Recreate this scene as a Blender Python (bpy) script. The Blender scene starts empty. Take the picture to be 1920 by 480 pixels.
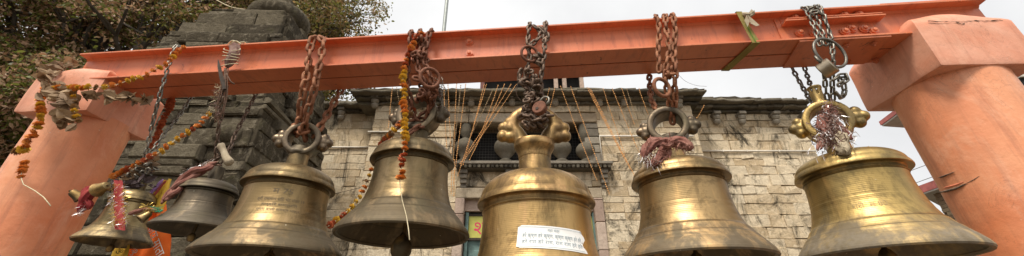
import bpy, math, random
import numpy as np
from mathutils import Vector, Matrix, Euler, noise as mnoise
R_ = math.radians
PI = math.pi
rng = random.Random(7)
S = bpy.context.scene
C = S.collection

# ------------------------------------------------------------------ camera, world, sun, exposure
CAM_Z = 1.5
PITCH = 31.5
FPX = 760.0                      # focal length in pixels of the 1920 px wide picture
cam_d = bpy.data.cameras.new('camera'); cam = bpy.data.objects.new('camera', cam_d); C.objects.link(cam)
cam.location = (0, 0, CAM_Z); cam.rotation_euler = (R_(90 + PITCH), 0, 0)
cam_d.sensor_width = 36; cam_d.lens = 36 * FPX / 1920
cam_d.shift_y = -80 / 1920
cam_d.clip_start = 0.05; cam_d.clip_end = 2000
S.camera = cam
S.view_settings.view_transform = 'Standard'; S.view_settings.look = 'None'
S.view_settings.gamma = 1; S.view_settings.use_curve_mapping = False
S.view_settings.exposure = 1.45

SUN_EL, SUN_AZ = 58.0, -30.0     # azimuth: behind the camera, a little to its left
w = bpy.data.worlds.new('World'); S.world = w; w.use_nodes = True
nt = w.node_tree; nt.nodes.clear()
out = nt.nodes.new('ShaderNodeOutputWorld'); bg = nt.nodes.new('ShaderNodeBackground')
sky = nt.nodes.new('ShaderNodeTexSky'); sky.sky_type = 'NISHITA'; sky.sun_disc = False
sky.sun_elevation = R_(SUN_EL); sky.sun_rotation = R_(180 + SUN_AZ); sky.air_density = 1.0; sky.dust_density = 4.0; sky.ozone_density = 1.0
bw = nt.nodes.new('ShaderNodeRGBToBW')
tc = nt.nodes.new('ShaderNodeTexCoord'); no = nt.nodes.new('ShaderNodeTexNoise')
no.inputs['Scale'].default_value = 2.2; no.inputs['Detail'].default_value = 6; no.inputs['Roughness'].default_value = .5
cr = nt.nodes.new('ShaderNodeValToRGB'); cr.color_ramp.elements[0].position = .3; cr.color_ramp.elements[1].position = .72
cr.color_ramp.elements[0].color = (.72, .725, .74, 1); cr.color_ramp.elements[1].color = (1.0, 1.0, .995, 1)
# a closed cloud deck: the sky's own brightness flattened and greyed
mx = nt.nodes.new('ShaderNodeMix'); mx.data_type = 'FLOAT'; mx.inputs['Factor'].default_value = .82; mx.inputs[3].default_value = 7.4
ml = nt.nodes.new('ShaderNodeMix'); ml.data_type = 'RGBA'; ml.blend_type = 'MULTIPLY'; ml.inputs['Factor'].default_value = 1
L = nt.links.new
L(sky.outputs['Color'], bw.inputs[0]); L(bw.outputs[0], mx.inputs[2])
L(tc.outputs['Generated'], no.inputs['Vector']); L(no.outputs['Fac'], cr.inputs[0])
L(mx.outputs[0], ml.inputs[6]); L(cr.outputs[0], ml.inputs[7]); L(ml.outputs[2], bg.inputs['Color'])
bg.inputs['Strength'].default_value = .062
L(bg.outputs[0], out.inputs[0])
sd = bpy.data.lights.new('sun', 'SUN'); sun = bpy.data.objects.new('sun', sd); C.objects.link(sun)
sd.energy = 1.5; sd.angle = R_(16); sd.color = (1, .94, .84)
# light travels from behind-left of the camera, downward
az = R_(SUN_AZ)
sx, sy, sz = math.sin(az) * math.cos(R_(SUN_EL)), -math.cos(az) * math.cos(R_(SUN_EL)), math.sin(R_(SUN_EL))
sun.rotation_euler = Vector((sx, sy, sz)).to_track_quat('Z', 'Y').to_euler()
sun.location = (-5, -10, 14)

# ------------------------------------------------------------------ helpers: geometry of the photograph
th = R_(PITCH)
Fv = Vector((0, math.cos(th), math.sin(th))); Uv = Vector((0, -math.sin(th), math.cos(th)))
def ray(px, py): return Fv * FPX + Vector((px - 960, 0, 0)) + Uv * (160 - py)
def at(px, py, off=0.0):
    """point of the vertical plane through the beam (moved back by off)"""
    d = ray(px, py); t = (1.91 + off) / (d.y + .095 * d.x); p = d * t; return Vector((p.x, p.y, p.z + CAM_Z))
def W(px, py, Y):
    d = ray(px, py); p = d * (Y / d.y); return Vector((p.x, p.y, p.z + CAM_Z))
def beam_y(x): return 1.91 - .095 * x
RZ = math.atan(-.095)
Z = CAM_Z

# ------------------------------------------------------------------ mesh builder
class MB:
    def __init__(s): s.v = []; s.f = []; s.uv = None
    def add(s, vs, fs):
        o = len(s.v); s.v += [tuple(p) for p in vs]; s.f += [tuple(i + o for i in f) for f in fs]; return s
    def box(s, c, d, rot=None, bev=0.0):
        hx, hy, hz = d[0] / 2, d[1] / 2, d[2] / 2
        if bev <= 0:
            vs = [Vector((a * hx, b * hy, e * hz)) for a in (-1, 1) for b in (-1, 1) for e in (-1, 1)]
            fs = [(0, 1, 3, 2), (4, 6, 7, 5), (0, 4, 5, 1), (2, 3, 7, 6), (0, 2, 6, 4), (1, 5, 7, 3)]
        else:
            vs = []; idx = {}
            for a in (-1, 1):
                for b in (-1, 1):
                    for e in (-1, 1):
                        for ax in range(3):
                            p = [a * (hx - bev), b * (hy - bev), e * (hz - bev)]
                            p[ax] = (a * hx, b * hy, e * hz)[ax]
                            idx[(a, b, e, ax)] = len(vs); vs.append(Vector(p))
            fs = []
            for sg in (-1, 1):
                q = [idx[(sg, b, e, 0)] for b, e in ((-1, -1), (1, -1), (1, 1), (-1, 1))]; fs.append(q if sg > 0 else q[::-1])
                q = [idx[(a, sg, e, 1)] for a, e in ((-1, -1), (-1, 1), (1, 1), (1, -1))]; fs.append(q if sg > 0 else q[::-1])
                q = [idx[(a, b, sg, 2)] for a, b in ((-1, -1), (1, -1), (1, 1), (-1, 1))]; fs.append(q if sg > 0 else q[::-1])
            for a in (-1, 1):
                for b in (-1, 1):
                    fs.append([idx[(a, b, -1, 0)], idx[(a, b, -1, 1)], idx[(a, b, 1, 1)], idx[(a, b, 1, 0)]])
                    fs.append([idx[(a, -1, b, 0)], idx[(a, -1, b, 2)], idx[(a, 1, b, 2)], idx[(a, 1, b, 0)]])
                    fs.append([idx[(-1, a, b, 1)], idx[(-1, a, b, 2)], idx[(1, a, b, 2)], idx[(1, a, b, 1)]])
                    for e in (-1, 1): fs.append([idx[(a, b, e, 0)], idx[(a, b, e, 1)], idx[(a, b, e, 2)]])
        if rot is not None: vs = [rot @ p for p in vs]
        c = Vector(c); return s.add([p + c for p in vs], fs)
    def lathe(s, prof, n=64, c=(0, 0, 0), rot=None, wob=None):
        c = Vector(c); vs = []; fs = []
        for (r, z) in prof:
            for i in range(n):
                a = 2 * PI * i / n; rr = r
                if wob: rr = r * wob(a, z)
                p = Vector((rr * math.cos(a), rr * math.sin(a), z))
                if rot is not None: p = rot @ p
                vs.append(p + c)
        m = len(prof)
        for k in range(m - 1):
            for i in range(n):
                j = (i + 1) % n; fs.append((k * n + i, k * n + j, (k + 1) * n + j, (k + 1) * n + i))
        if prof[0][0] > 1e-5: fs.append(tuple(range(n))[::-1])
        if prof[-1][0] > 1e-5: fs.append(tuple((m - 1) * n + i for i in range(n)))
        return s.add(vs, fs)
    def ball(s, c, r, n=12, sc=(1, 1, 1), rot=None):
        c = Vector(c); vs = []; fs = []; m = n // 2 + 1
        for k in range(m):
            t = PI * k / (m - 1)
            for i in range(n):
                a = 2 * PI * i / n
                p = Vector((r * sc[0] * math.sin(t) * math.cos(a), r * sc[1] * math.sin(t) * math.sin(a), -r * sc[2] * math.cos(t)))
                if rot is not None: p = rot @ p
                vs.append(p + c)
        for k in range(m - 1):
            for i in range(n):
                j = (i + 1) % n; fs.append((k * n + i, k * n + j, (k + 1) * n + j, (k + 1) * n + i))
        return s.add(vs, fs)
    def tube(s, pts, rad, n=8, closed=False, prof=None):
        """sweep a circle (or prof(angle, u) radius factor) along points; rad a number or list"""
        pts = [Vector(p) for p in pts]; m = len(pts)
        if not hasattr(rad, '__len__'): rad = [rad] * m
        vs = []; fs = []; up = None
        for k in range(m):
            if closed: t = pts[(k + 1) % m] - pts[k - 1]
            else: t = pts[min(k + 1, m - 1)] - pts[max(k - 1, 0)]
            if t.length < 1e-9: t = Vector((0, 0, 1))
            t.normalize()
            if up is None:
                up = Vector((0, 0, 1)) if abs(t.z) < .9 else Vector((0, 1, 0))
            a = (up - t * up.dot(t)); a.normalize(); up = a; b = t.cross(a)
            for i in range(n):
                g = 2 * PI * i / n; r = rad[k] * (prof(g, k / max(1, m - 1)) if prof else 1)
                vs.append(pts[k] + a * (r * math.cos(g)) + b * (r * math.sin(g)))
        for k in range(m if closed else m - 1):
            k2 = (k + 1) % m
            for i in range(n):
                j = (i + 1) % n; fs.append((k * n + i, k * n + j, k2 * n + j, k2 * n + i))
        if not closed: fs.append(tuple(range(n))[::-1]); fs.append(tuple((m - 1) * n + i for i in range(n)))
        return s.add(vs, fs)
    def prism(s, poly, z0, z1, rot=None, c=(0, 0, 0)):
        n = len(poly); vs = [Vector((x, y, z0)) for x, y in poly] + [Vector((x, y, z1)) for x, y in poly]
        fs = [tuple(range(n))[::-1], tuple(range(n, 2 * n))] + [(i, (i + 1) % n, n + (i + 1) % n, n + i) for i in range(n)]
        if rot is not None: vs = [rot @ p for p in vs]
        c = Vector(c); return s.add([p + c for p in vs], fs)
    def build(s, name, mat, parent=None, smooth=False, angle=None, origin=None):
        me = bpy.data.meshes.new(name)
        v = s.v
        if origin is not None: v = [(p[0] - origin[0], p[1] - origin[1], p[2] - origin[2]) for p in v]
        me.from_pydata(v, [], s.f); me.validate()
        me.materials.append(mat)
        if smooth:
            me.polygons.foreach_set('use_smooth', [True] * len(me.polygons))
            if angle: me.set_sharp_from_angle(angle=R_(angle))
        o = bpy.data.objects.new(name, me); C.objects.link(o)
        if origin is not None: o.location = origin
        if parent is not None:
            o.parent = parent
            if origin is None: o.matrix_parent_inverse = Matrix.Identity(4)
        return o
def thing(name, label, cat, loc=(0, 0, 0), rz=0, group=None):
    o = bpy.data.objects.new(name, None); C.objects.link(o); o.location = loc; o.rotation_euler = (0, 0, rz)
    o.empty_display_size = .1
    return tag(o, label, cat, group)
def tag(o, label, cat, group=None, kind=None):
    if label: o['label'] = label
    if cat: o['category'] = cat
    if group: o['group'] = group
    if kind: o['kind'] = kind
    return o
def smooth_path(pts, k=6):
    """Catmull-Rom through points"""
    pts = [Vector(p) for p in pts]
    if len(pts) < 3: 
        return [pts[0].lerp(pts[1], i / k) for i in range(k + 1)]
    P = [pts[0] * 2 - pts[1]] + pts + [pts[-1] * 2 - pts[-2]]; r = []
    for i in range(1, len(P) - 2):
        for j in range(k):
            t = j / k; a, b, c, d = P[i - 1], P[i], P[i + 1], P[i + 2]
            r.append(.5 * ((2 * b) + (c - a) * t + (2 * a - 5 * b + 4 * c - d) * t * t + (3 * b - a - 3 * c + d) * t ** 3))
    r.append(pts[-1]); return r
def resample(path, step):
    out = [path[0].copy()]; acc = 0; last = path[0]
    for p in path[1:]:
        while True:
            d = (p - last).length
            if acc + d < step: acc += d; last = p; break
            last = last.lerp(p, (step - acc) / d); out.append(last.copy()); acc = 0
    return out

# ------------------------------------------------------------------ materials
def new_mat(name):
    m = bpy.data.materials.new(name); m.use_nodes = True; n = m.node_tree
    b = n.nodes['Principled BSDF']; return m, n, b
def N(n, t, **k):
    x = n.nodes.new(t)
    for a, v in k.items():
        if a in x.inputs: x.inputs[a].default_value = v
        else: setattr(x, a, v)
    return x
def coords(n, scale=(1, 1, 1), kind='Object'):
    t = N(n, 'ShaderNodeTexCoord'); m = N(n, 'ShaderNodeMapping'); m.inputs['Scale'].default_value = scale
    n.links.new(t.outputs[kind], m.inputs[0]); return m.outputs[0]
def ntex(n, vec, scale, detail=5, rough=.55, dist=0):
    x = N(n, 'ShaderNodeTexNoise'); x.inputs['Scale'].default_value = scale; x.inputs['Detail'].default_value = detail
    x.inputs['Roughness'].default_value = rough; x.inputs['Distortion'].default_value = dist
    n.links.new(vec, x.inputs['Vector']); return x.outputs['Fac']
def ramp(n, fac, stops):
    x = N(n, 'ShaderNodeValToRGB'); e = x.color_ramp.elements
    while len(e) < len(stops): e.new(.5)
    for el, (p, c) in zip(e, stops):
        el.position = p; el.color = (c, c, c, 1) if not hasattr(c, '__len__') else tuple(c) + (1,)
    n.links.new(fac, x.inputs[0]); return x.outputs[0]
def mixc(n, f, a, b, mode='MIX'):
    x = N(n, 'ShaderNodeMix'); x.data_type = 'RGBA'; x.blend_type = mode
    for sock, v in ((x.inputs[0], f), (x.inputs[6], a), (x.inputs[7], b)):
        if isinstance(v, (int, float)): sock.default_value = v
        elif isinstance(v, tuple): sock.default_value = v + (1,) if len(v) == 3 else v
        else: n.links.new(v, sock)
    return x.outputs[2]
def mathn(n, op, a, b=0):
    x = N(n, 'ShaderNodeMath'); x.operation = op
    for i, v in enumerate((a, b)):
        if isinstance(v, (int, float)): x.inputs[i].default_value = v
        else: n.links.new(v, x.inputs[i])
    return x.outputs[0]
def bump(n, b, h, strength=.3, dist=.01, prev=None):
    x = N(n, 'ShaderNodeBump'); x.inputs['Strength'].default_value = strength; x.inputs['Distance'].default_value = dist
    n.links.new(h, x.inputs['Height'])
    if prev is not None: n.links.new(prev, x.inputs['Normal'])
    n.links.new(x.outputs[0], b.inputs['Normal']); return x.outputs[0]

def simple(name, col, rough=.7, metal=0, var=.25, scale=20, bumpy=.2, bd=.003):
    m, n, b = new_mat(name); v = coords(n)
    f = ntex(n, v, scale)
    c = mixc(n, ramp(n, f, [(.3, 0), (.7, 1)]), tuple(x * (1 - var) for x in col), tuple(min(1, x * (1 + var)) for x in col))
    n.links.new(c, b.inputs['Base Color']); b.inputs['Roughness'].default_value = rough; b.inputs['Metallic'].default_value = metal
    if bumpy: bump(n, b, ntex(n, v, scale * 2.5), bumpy, bd)
    return m

def paint_plaster(name, col, faded, stain_z=None):
    """salmon paint over rendered concrete: broad fading, trowel marks, chips, grime"""
    m, n, b = new_mat(name); v = coords(n)
    big = ramp(n, ntex(n, v, 2.2, 4, .6, .4), [(.32, 0), (.68, 1)])
    c = mixc(n, big, col, faded)
    med = ramp(n, ntex(n, v, 9, 6, .65), [(.35, 0), (.75, 1)])
    c = mixc(n, mathn(n, 'MULTIPLY', med, .35), c, tuple(x * .78 for x in col))
    # rain streaks running down
    vs = coords(n, (14, 14, 1.1)); st = ramp(n, ntex(n, vs, 1.6, 5, .65), [(.52, 0), (.70, 1)])
    c = mixc(n, mathn(n, 'MULTIPLY', st, .42), c, (.34, .125, .075))
    chalk = ramp(n, ntex(n, coords(n, (1, 1, .6)), 3.3, 9, .74, 1.5), [(.54, 0), (.64, 1)])
    c = mixc(n, mathn(n, 'MULTIPLY', chalk, .34), c, (.82, .47, .31))
    vo = N(n, 'ShaderNodeTexVoronoi'); vo.inputs['Scale'].default_value = 26; n.links.new(v, vo.inputs['Vector'])
    chip = ramp(n, vo.outputs['Distance'], [(.05, 1), (.085, 0)])
    gate = ramp(n, ntex(n, v, 5, 2), [(.55, 0), (.6, 1)])
    chips = mathn(n, 'MULTIPLY', chip, gate)
    c = mixc(n, chips, c, (.72, .5, .36))
    dk = ramp(n, ntex(n, v, 4.1, 10, .8, .8), [(.60, 0), (.70, 1)])
    c = mixc(n, mathn(n, 'MULTIPLY', dk, .6), c, (.15, .07, .045))
    hc = ramp(n, ntex(n, v, 5.5, 9, .7, 2.2), [(.492, 0), (.5, 1), (.508, 0)])
    hg = ramp(n, ntex(n, v, 1.9, 3), [(.52, 0), (.6, 1)])
    c = mixc(n, mathn(n, 'MULTIPLY', mathn(n, 'MULTIPLY', hc, hg), .55), c, (.20, .08, .05))
    n.links.new(c, b.inputs['Base Color'])
    n.links.new(ramp(n, med, [(0, .42), (1, .66)]), b.inputs['Roughness'])
    b.inputs['Specular IOR Level'].default_value = .4
    h = mathn(n, 'ADD', mathn(n, 'MULTIPLY', ntex(n, v, 12, 7, .6), 1.0), mathn(n, 'MULTIPLY', ntex(n, v, 70, 3, .6), .14))
    h = mathn(n, 'SUBTRACT', h, mathn(n, 'MULTIPLY', chips, .25))
    bump(n, b, h, .5, .009)
    return m
M = {}
M['column'] = paint_plaster('orange_painted_plaster', (.70, .215, .088), (.80, .37, .20))
M['cap'] = paint_plaster('faded_orange_plaster', (.66, .22, .11), (.76, .40, .27))

def paint_steel():
    m, n, b = new_mat('orange_painted_steel'); v = coords(n)
    c = mixc(n, ramp(n, ntex(n, v, 1.7, 5, .6), [(.35, 0), (.65, 1)]), (.54, .135, .05), (.68, .215, .095))
    st = ramp(n, ntex(n, coords(n, (9, 3, 1.2)), 3, 7, .7, .4), [(.50, 0), (.70, 1)])
    c = mixc(n, mathn(n, 'MULTIPLY', st, .5), c, (.28, .075, .04))
    ru = ramp(n, ntex(n, v, 11, 9, .8, 1.2), [(.615, 0), (.66, 1)])
    c = mixc(n, ru, c, (.085, .035, .02))
    pale = ramp(n, ntex(n, v, 26, 5, .7), [(.68, 0), (.74, 1)])
    c = mixc(n, mathn(n, 'MULTIPLY', pale, .5), c, (.80, .42, .28))
    n.links.new(c, b.inputs['Base Color'])
    b.inputs['Roughness'].default_value = .42
    h = mathn(n, 'ADD', ntex(n, v, 8, 5), mathn(n, 'MULTIPLY', ntex(n, v, 60, 4), .3)); bump(n, b, h, .3, .004)
    return m
M['steel'] = paint_steel()
M['seam'] = simple('shaded_gap', (.03, .018, .014), .9)

def brass(name, gold, patina, gold_amt, dusty=.35, seed=0.0, h=.34, rub=(.62, .38, .12)):
    """cast bronze: rubbed golden metal showing through brown tarnish, dusty towards the flared mouth"""
    m, n, b = new_mat(name)
    t = N(n, 'ShaderNodeTexCoord'); mp = N(n, 'ShaderNodeMapping'); mp.inputs['Location'].default_value = (seed, seed * 1.7, seed * .3)
    n.links.new(t.outputs['Object'], mp.inputs[0]); v = mp.outputs[0]
    ms = N(n, 'ShaderNodeMapping'); ms.inputs['Scale'].default_value = (1, 1, .22); ms.inputs['Location'].default_value = (seed, seed, 0)
    n.links.new(t.outputs['Object'], ms.inputs[0])
    streak = ntex(n, ms.outputs[0], 11, 6, .62, .5)
    blot = ntex(n, v, 4.5, 6, .65, .6)
    fine = ntex(n, v, 38, 5, .7)
    sep = N(n, 'ShaderNodeSeparateXYZ'); n.links.new(t.outputs['Object'], sep.inputs[0])
    zz = mathn(n, 'DIVIDE', sep.outputs['Z'], h)
    waist = ramp(n, zz, [(0, .0), (.28, .12), (.45, .8), (.82, 1.0), (.97, .55), (1.0, .35)])
    f = mathn(n, 'ADD', mathn(n, 'MULTIPLY', streak, .5), mathn(n, 'MULTIPLY', blot, .5))
    f = mathn(n, 'ADD', f, mathn(n, 'MULTIPLY', mathn(n, 'SUBTRACT', waist, .6), .24))
    f = mathn(n, 'ADD', f, gold_amt - .5)
    g = ramp(n, f, [(.43, 0), (.55, 1)])
    c = mixc(n, g, patina, gold)
    c = mixc(n, ramp(n, streak, [(.54, 0), (.64, .7)]), c, rub)
    c = mixc(n, ramp(n, ntex(n, ms.outputs[0], 19, 7, .72, .3), [(.53, 0), (.66, .42)]), c, tuple(x * .5 for x in patina))
    c = mixc(n, ramp(n, ntex(n, v, 3.2, 8, .75, 1.2), [(.53, 0), (.60, .45)]), c, tuple(x * .6 for x in patina))
    # greenish-brown tone drift, pale lime spots
    c = mixc(n, ramp(n, ntex(n, v, 8, 4), [(.5, 0), (.7, .5)]), c, (.10, .085, .045))
    gr = ramp(n, zz, [(.222, 0), (.232, .8), (.240, 0), (.322, 0), (.333, .8), (.342, 0), (.895, 0), (.905, .6), (.915, 0), (.928, .2), (.945, .75), (.97, 0)])
    c = mixc(n, mathn(n, 'MULTIPLY', gr, ramp(n, blot, [(.3, .4), (.6, 1)])), c, tuple(x * .3 for x in patina))
    low = ramp(n, mathn(n, 'ADD', zz, mathn(n, 'MULTIPLY', blot, .3)), [(.25, 1), (.55, 0)])
    dm = mathn(n, 'MULTIPLY', mathn(n, 'MULTIPLY', low, ramp(n, fine, [(.3, .3), (.7, 1)])), dusty)
    c = mixc(n, dm, c, (.24, .20, .15))
    vo = N(n, 'ShaderNodeTexVoronoi'); vo.inputs['Scale'].default_value = 22; n.links.new(v, vo.inputs['Vector'])
    spot = mathn(n, 'MULTIPLY', ramp(n, vo.outputs['Distance'], [(.05, 1), (.08, 0)]), ramp(n, ntex(n, v, 9, 1), [(.58, 0), (.62, 1)]))
    c = mixc(n, mathn(n, 'MULTIPLY', spot, .7), c, (.6, .52, .38))
    n.links.new(c, b.inputs['Base Color'])
    met = mathn(n, 'SUBTRACT', ramp(n, g, [(0, .72), (1, .96)]), mathn(n, 'MULTIPLY', dm, .8)); n.links.new(met, b.inputs['Metallic'])
    ro = mathn(n, 'ADD', ramp(n, g, [(0, .52), (1, .37)]), mathn(n, 'ADD', mathn(n, 'MULTIPLY', fine, .12), mathn(n, 'MULTIPLY', dm, .4)))
    n.links.new(ro, b.inputs['Roughness'])
    # turning marks and cast unevenness
    wv = N(n, 'ShaderNodeTexWave'); wv.wave_type = 'BANDS'; wv.bands_direction = 'Z'; wv.inputs['Scale'].default_value = 42; wv.inputs['Distortion'].default_value = .7
    n.links.new(t.outputs['Object'], wv.inputs['Vector'])
    hh = mathn(n, 'ADD', mathn(n, 'MULTIPLY', wv.outputs['Fac'], .12), mathn(n, 'ADD', mathn(n, 'MULTIPLY', blot, 1.6), mathn(n, 'MULTIPLY', fine, .2)))
    bump(n, b, hh, .22, .006)
    return m

def rust(name, a, bcol, rough=.75, metal=.3):
    m, n, b = new_mat(name); v = coords(n)
    oi = N(n, 'ShaderNodeObjectInfo')
    f = ntex(n, v, 60, 5, .7)
    c = mixc(n, ramp(n, f, [(.35, 0), (.65, 1)]), a, bcol)
    c = mixc(n, mathn(n, 'MULTIPLY', oi.outputs['Random'], .5), c, tuple(x * .45 for x in a))
    n.links.new(c, b.inputs['Base Color']); b.inputs['Roughness'].default_value = rough; b.inputs['Metallic'].default_value = metal
    bump(n, b, ntex(n, v, 160, 4), .5, .002); return m
M['rust_red'] = rust('rusty_red_iron', (.14, .05, .026), (.29, .12, .065))
M['rust_orange'] = rust('rusty_orange_iron', (.24, .08, .036), (.43, .20, .10))
M['rust_dark'] = rust('dark_iron', (.10, .07, .05), (.24, .15, .10), .6, .5)
M['zinc'] = rust('weathered_zinc', (.16, .145, .12), (.30, .27, .22), .45, .75)
M['steel_lock'] = simple('brushed_lock_steel', (.34, .28, .20), .34, .9, .2, 40)

def stone(name, stops, stain=.5, bd=.02, moss=0.0, sc=1.0, light=None, st0=.54):
    m, n, b = new_mat(name); v = coords(n)
    geo = N(n, 'ShaderNodeNewGeometry')
    isl = geo.outputs['Random Per Island']
    c = ramp(n, mathn(n, 'ADD', mathn(n, 'MULTIPLY', isl, .55), mathn(n, 'MULTIPLY', ntex(n, v, 3.5 * sc, 7, .7, .5), .55)), stops)
    grit = ramp(n, ntex(n, v, 22 * sc, 6, .7), [(.35, 0), (.7, 1)])
    c = mixc(n, mathn(n, 'MULTIPLY', grit, .35), c, tuple(x * .55 for x in stops[0][1]))
    if light:
        lt = ramp(n, ntex(n, v, 6 * sc, 7, .75, 1), [(.52, 0), (.62, 1)]); c = mixc(n, mathn(n, 'MULTIPLY', lt, .7), c, light)
    st = ramp(n, ntex(n, coords(n, (1, 1, .45)), 1.9 * sc, 9, .78, 1.0), [(st0, 0), (st0 + .11, 1)])
    c = mixc(n, mathn(n, 'MULTIPLY', st, stain), c, (.035, .03, .022))
    if moss:
        mo = ramp(n, ntex(n, v, 5 * sc, 6, .7), [(.56, 0), (.66, 1)]); c = mixc(n, mathn(n, 'MULTIPLY', mo, moss), c, (.12, .12, .04))
    n.links.new(c, b.inputs['Base Color']); b.inputs['Roughness'].default_value = .93
    b.inputs['Specular IOR Level'].default_value = .12
    h = mathn(n, 'ADD', ntex(n, v, 7 * sc, 8, .7), mathn(n, 'MULTIPLY', ntex(n, v, 40 * sc, 4, .7), .3)); bump(n, b, h, .9, bd)
    return m
M['wall'] = stone('cream_washed_stone', [(.15, (.42, .30, .17)), (.45, (.62, .49, .32)), (.8, (.74, .625, .45))], .92, .035, 0, 1.0, (.70, .58, .41), .505)
M['mortar'] = stone('dark_mortar', [(.2, (.30, .23, .15)), (.8, (.60, .49, .34))], .5, .02)
M['eave'] = stone('weathered_slate_eave', [(.2, (.06, .052, .04)), (.5, (.13, .11, .08)), (.8, (.22, .19, .14))], .5, .03, .35)
M['carved'] = stone('grey_carved_stone', [(.2, (.12, .105, .08)), (.5, (.22, .19, .15)), (.8, (.32, .28, .22))], .5, .02)
M['baluster'] = stone('dark_turned_stone', [(.2, (.07, .06, .045)), (.5, (.14, .12, .09)), (.8, (.20, .175, .13))], .5, .02)
M['lintel'] = stone('tan_lintel_stone', [(.2, (.28, .21, .14)), (.5, (.40, .32, .22)), (.8, (.50, .42, .31))], .6, .02)
M['pink'] = stone('pink_washed_stone', [(.2, (.30, .21, .16)), (.5, (.46, .34, .27)), (.8, (.54, .43, .34))], .5, .02)
M['tower'] = stone('dark_tower_stone', [(.2, (.036, .028, .018)), (.5, (.082, .066, .043)), (.8, (.155, .128, .086))], .6, .06, .15, 1.0, (.23, .195, .14))
M['tower_low'] = M['tower']
M['ground'] = stone('grey_flagstone', [(.2, (.085, .073, .055)), (.5, (.125, .105, .08)), (.8, (.17, .14, .11))], .3, .02, .1, .6)
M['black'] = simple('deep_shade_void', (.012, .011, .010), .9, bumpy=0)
M['wire'] = simple('wire_mesh_metal', (.05, .045, .04), .6, .4)
M['pipe'] = simple('white_conduit', (.72, .66, .56), .5, 0, .12, 8)
M['galv'] = simple('galvanised_pole', (.33, .35, .33), .5, .5, .15, 14)
M['teal'] = simple('weathered_teal_door', (.12, .19, .17), .7, 0, .35, 9)
M['yellow_sign'] = simple('yellow_sign_paint', (.48, .45, .09), .55, 0, .12, 12, .05)
M['pink_letter'] = simple('pink_letter_paint', (.62, .03, .10), .5, 0, .1, 12, 0)
M['redpaint'] = simple('red_roof_paint', (.42, .12, .10), .7, 0, .25, 5)
M['soffit'] = simple('pale_soffit', (.50, .46, .40), .8, 0, .15, 4)
M['brickwall'] = stone('brown_brick', [(.2, (.16, .10, .06)), (.8, (.42, .32, .20))], .3, .01)
M['wood'] = simple('dark_red_timber', (.13, .05, .04), .8, 0, .3, 6)
M['bark'] = simple('rough_bark', (.065, .052, .038), .95, 0, .4, 9, .8, .03)
M['paper'] = simple('white_paper_label', (.84, .83, .80), .55, 0, .03, 14, .05)
M['ink'] = simple('blue_grey_ink', (.27, .34, .38), .6, 0, .1, 30, 0)
M['engrave'] = simple('dark_engraving', (.14, .10, .055), .6, .3, .2, 60, 0)
M['faint'] = simple('faint_engraving', (.28, .20, .09), .5, .6, .2, 60, 0)
M['string'] = simple('pale_twine', (.56, .47, .30), .8, 0, .2, 60)
M['rope'] = simple('frayed_grey_rope', (.15, .085, .055), .9, 0, .4, 70, .5)
M['stick'] = simple('charred_stick', (.05, .035, .025), .85, 0, .3, 30)

def leafmat(name, stops, rough=.55, trans=.25):
    m, n, b = new_mat(name); v = coords(n); geo = N(n, 'ShaderNodeNewGeometry')
    f = mathn(n, 'ADD', mathn(n, 'MULTIPLY', geo.outputs['Random Per Island'], .55), mathn(n, 'MULTIPLY', ntex(n, v, .55, 3, .6), .6))
    c = ramp(n, f, stops); n.links.new(c, b.inputs['Base Color']); b.inputs['Roughness'].default_value = rough
    tr = N(n, 'ShaderNodeBsdfTranslucent'); n.links.new(c, tr.inputs['Color'])
    ms = N(n, 'ShaderNodeMixShader'); ms.inputs[0].default_value = trans
    n.links.new(b.outputs[0], ms.inputs[1]); n.links.new(tr.outputs[0], ms.inputs[2])
    n.links.new(ms.outputs[0], n.nodes['Material Output'].inputs[0]); return m
M['leaf'] = leafmat('mixed_green_russet_leaves', [(.28, (.05, .042, .014)), (.38, (.16, .185, .035)), (.52, (.22, .235, .05)), (.58, (.11, .065, .028)), (.68, (.38, .21, .11)), (.88, (.62, .43, .28))], .5, .42)
M['leaf_green'] = leafmat('yellow_green_leaves', [(.30, (.06, .055, .016)), (.48, (.24, .24, .05)), (.62, (.18, .11, .045)), (.85, (.46, .30, .13))], .5, .42)
M['dry'] = leafmat('dry_leaves', [(.2, (.10, .055, .028)), (.5, (.24, .15, .08)), (.85, (.42, .29, .165))], .8, .15)
def petal(name, a, b_):
    return leafmat(name, [(.2, a), (.8, b_)], .7, .15)
M['marigold_orange'] = petal('orange_petals', (.58, .18, .03), (.70, .27, .05))
M['marigold_yellow'] = petal('yellow_petals', (.62, .36, .03), (.72, .46, .05))
M['marigold_red'] = petal('rust_red_petals', (.36, .07, .02), (.50, .12, .04))
M['marigold_dry'] = petal('dried_petals', (.22, .12, .05), (.36, .20, .08))
M['bead_orange'] = simple('orange_bead_string', (.76, .38, .13), .6, 0, .3, 30, 0)
M['bead_tan'] = simple('faded_bead_string', (.40, .27, .14), .7, 0, .3, 30, 0)
def cloth(name, a, b_, sc=18):
    m, n, b = new_mat(name); v = coords(n)
    c = mixc(n, ramp(n, ntex(n, v, sc, 5, .7), [(.35, 0), (.65, 1)]), a, b_); n.links.new(c, b.inputs['Base Color'])
    b.inputs['Roughness'].default_value = .85; b.inputs['Sheen Weight'].default_value = .0; b.inputs['Specular IOR Level'].default_value = .15
    wv = N(n, 'ShaderNodeTexWave'); wv.inputs['Scale'].default_value = 120; n.links.new(v, wv.inputs['Vector'])
    bump(n, b, mathn(n, 'ADD', wv.outputs['Fac'], ntex(n, v, 90, 4)), .4, .002); return m
M['cloth_red'] = cloth('faded_red_cloth', (.24, .025, .03), (.36, .07, .06))
M['cloth_pink'] = cloth('faded_pink_cloth', (.18, .062, .048), (.34, .17, .13))
M['cloth_grey'] = cloth('sun_bleached_cloth', (.16, .085, .07), (.30, .20, .165))
M['cloth_orange'] = cloth('orange_satin_cloth', (.80, .13, .02), (.86, .20, .04), 6)
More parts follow.
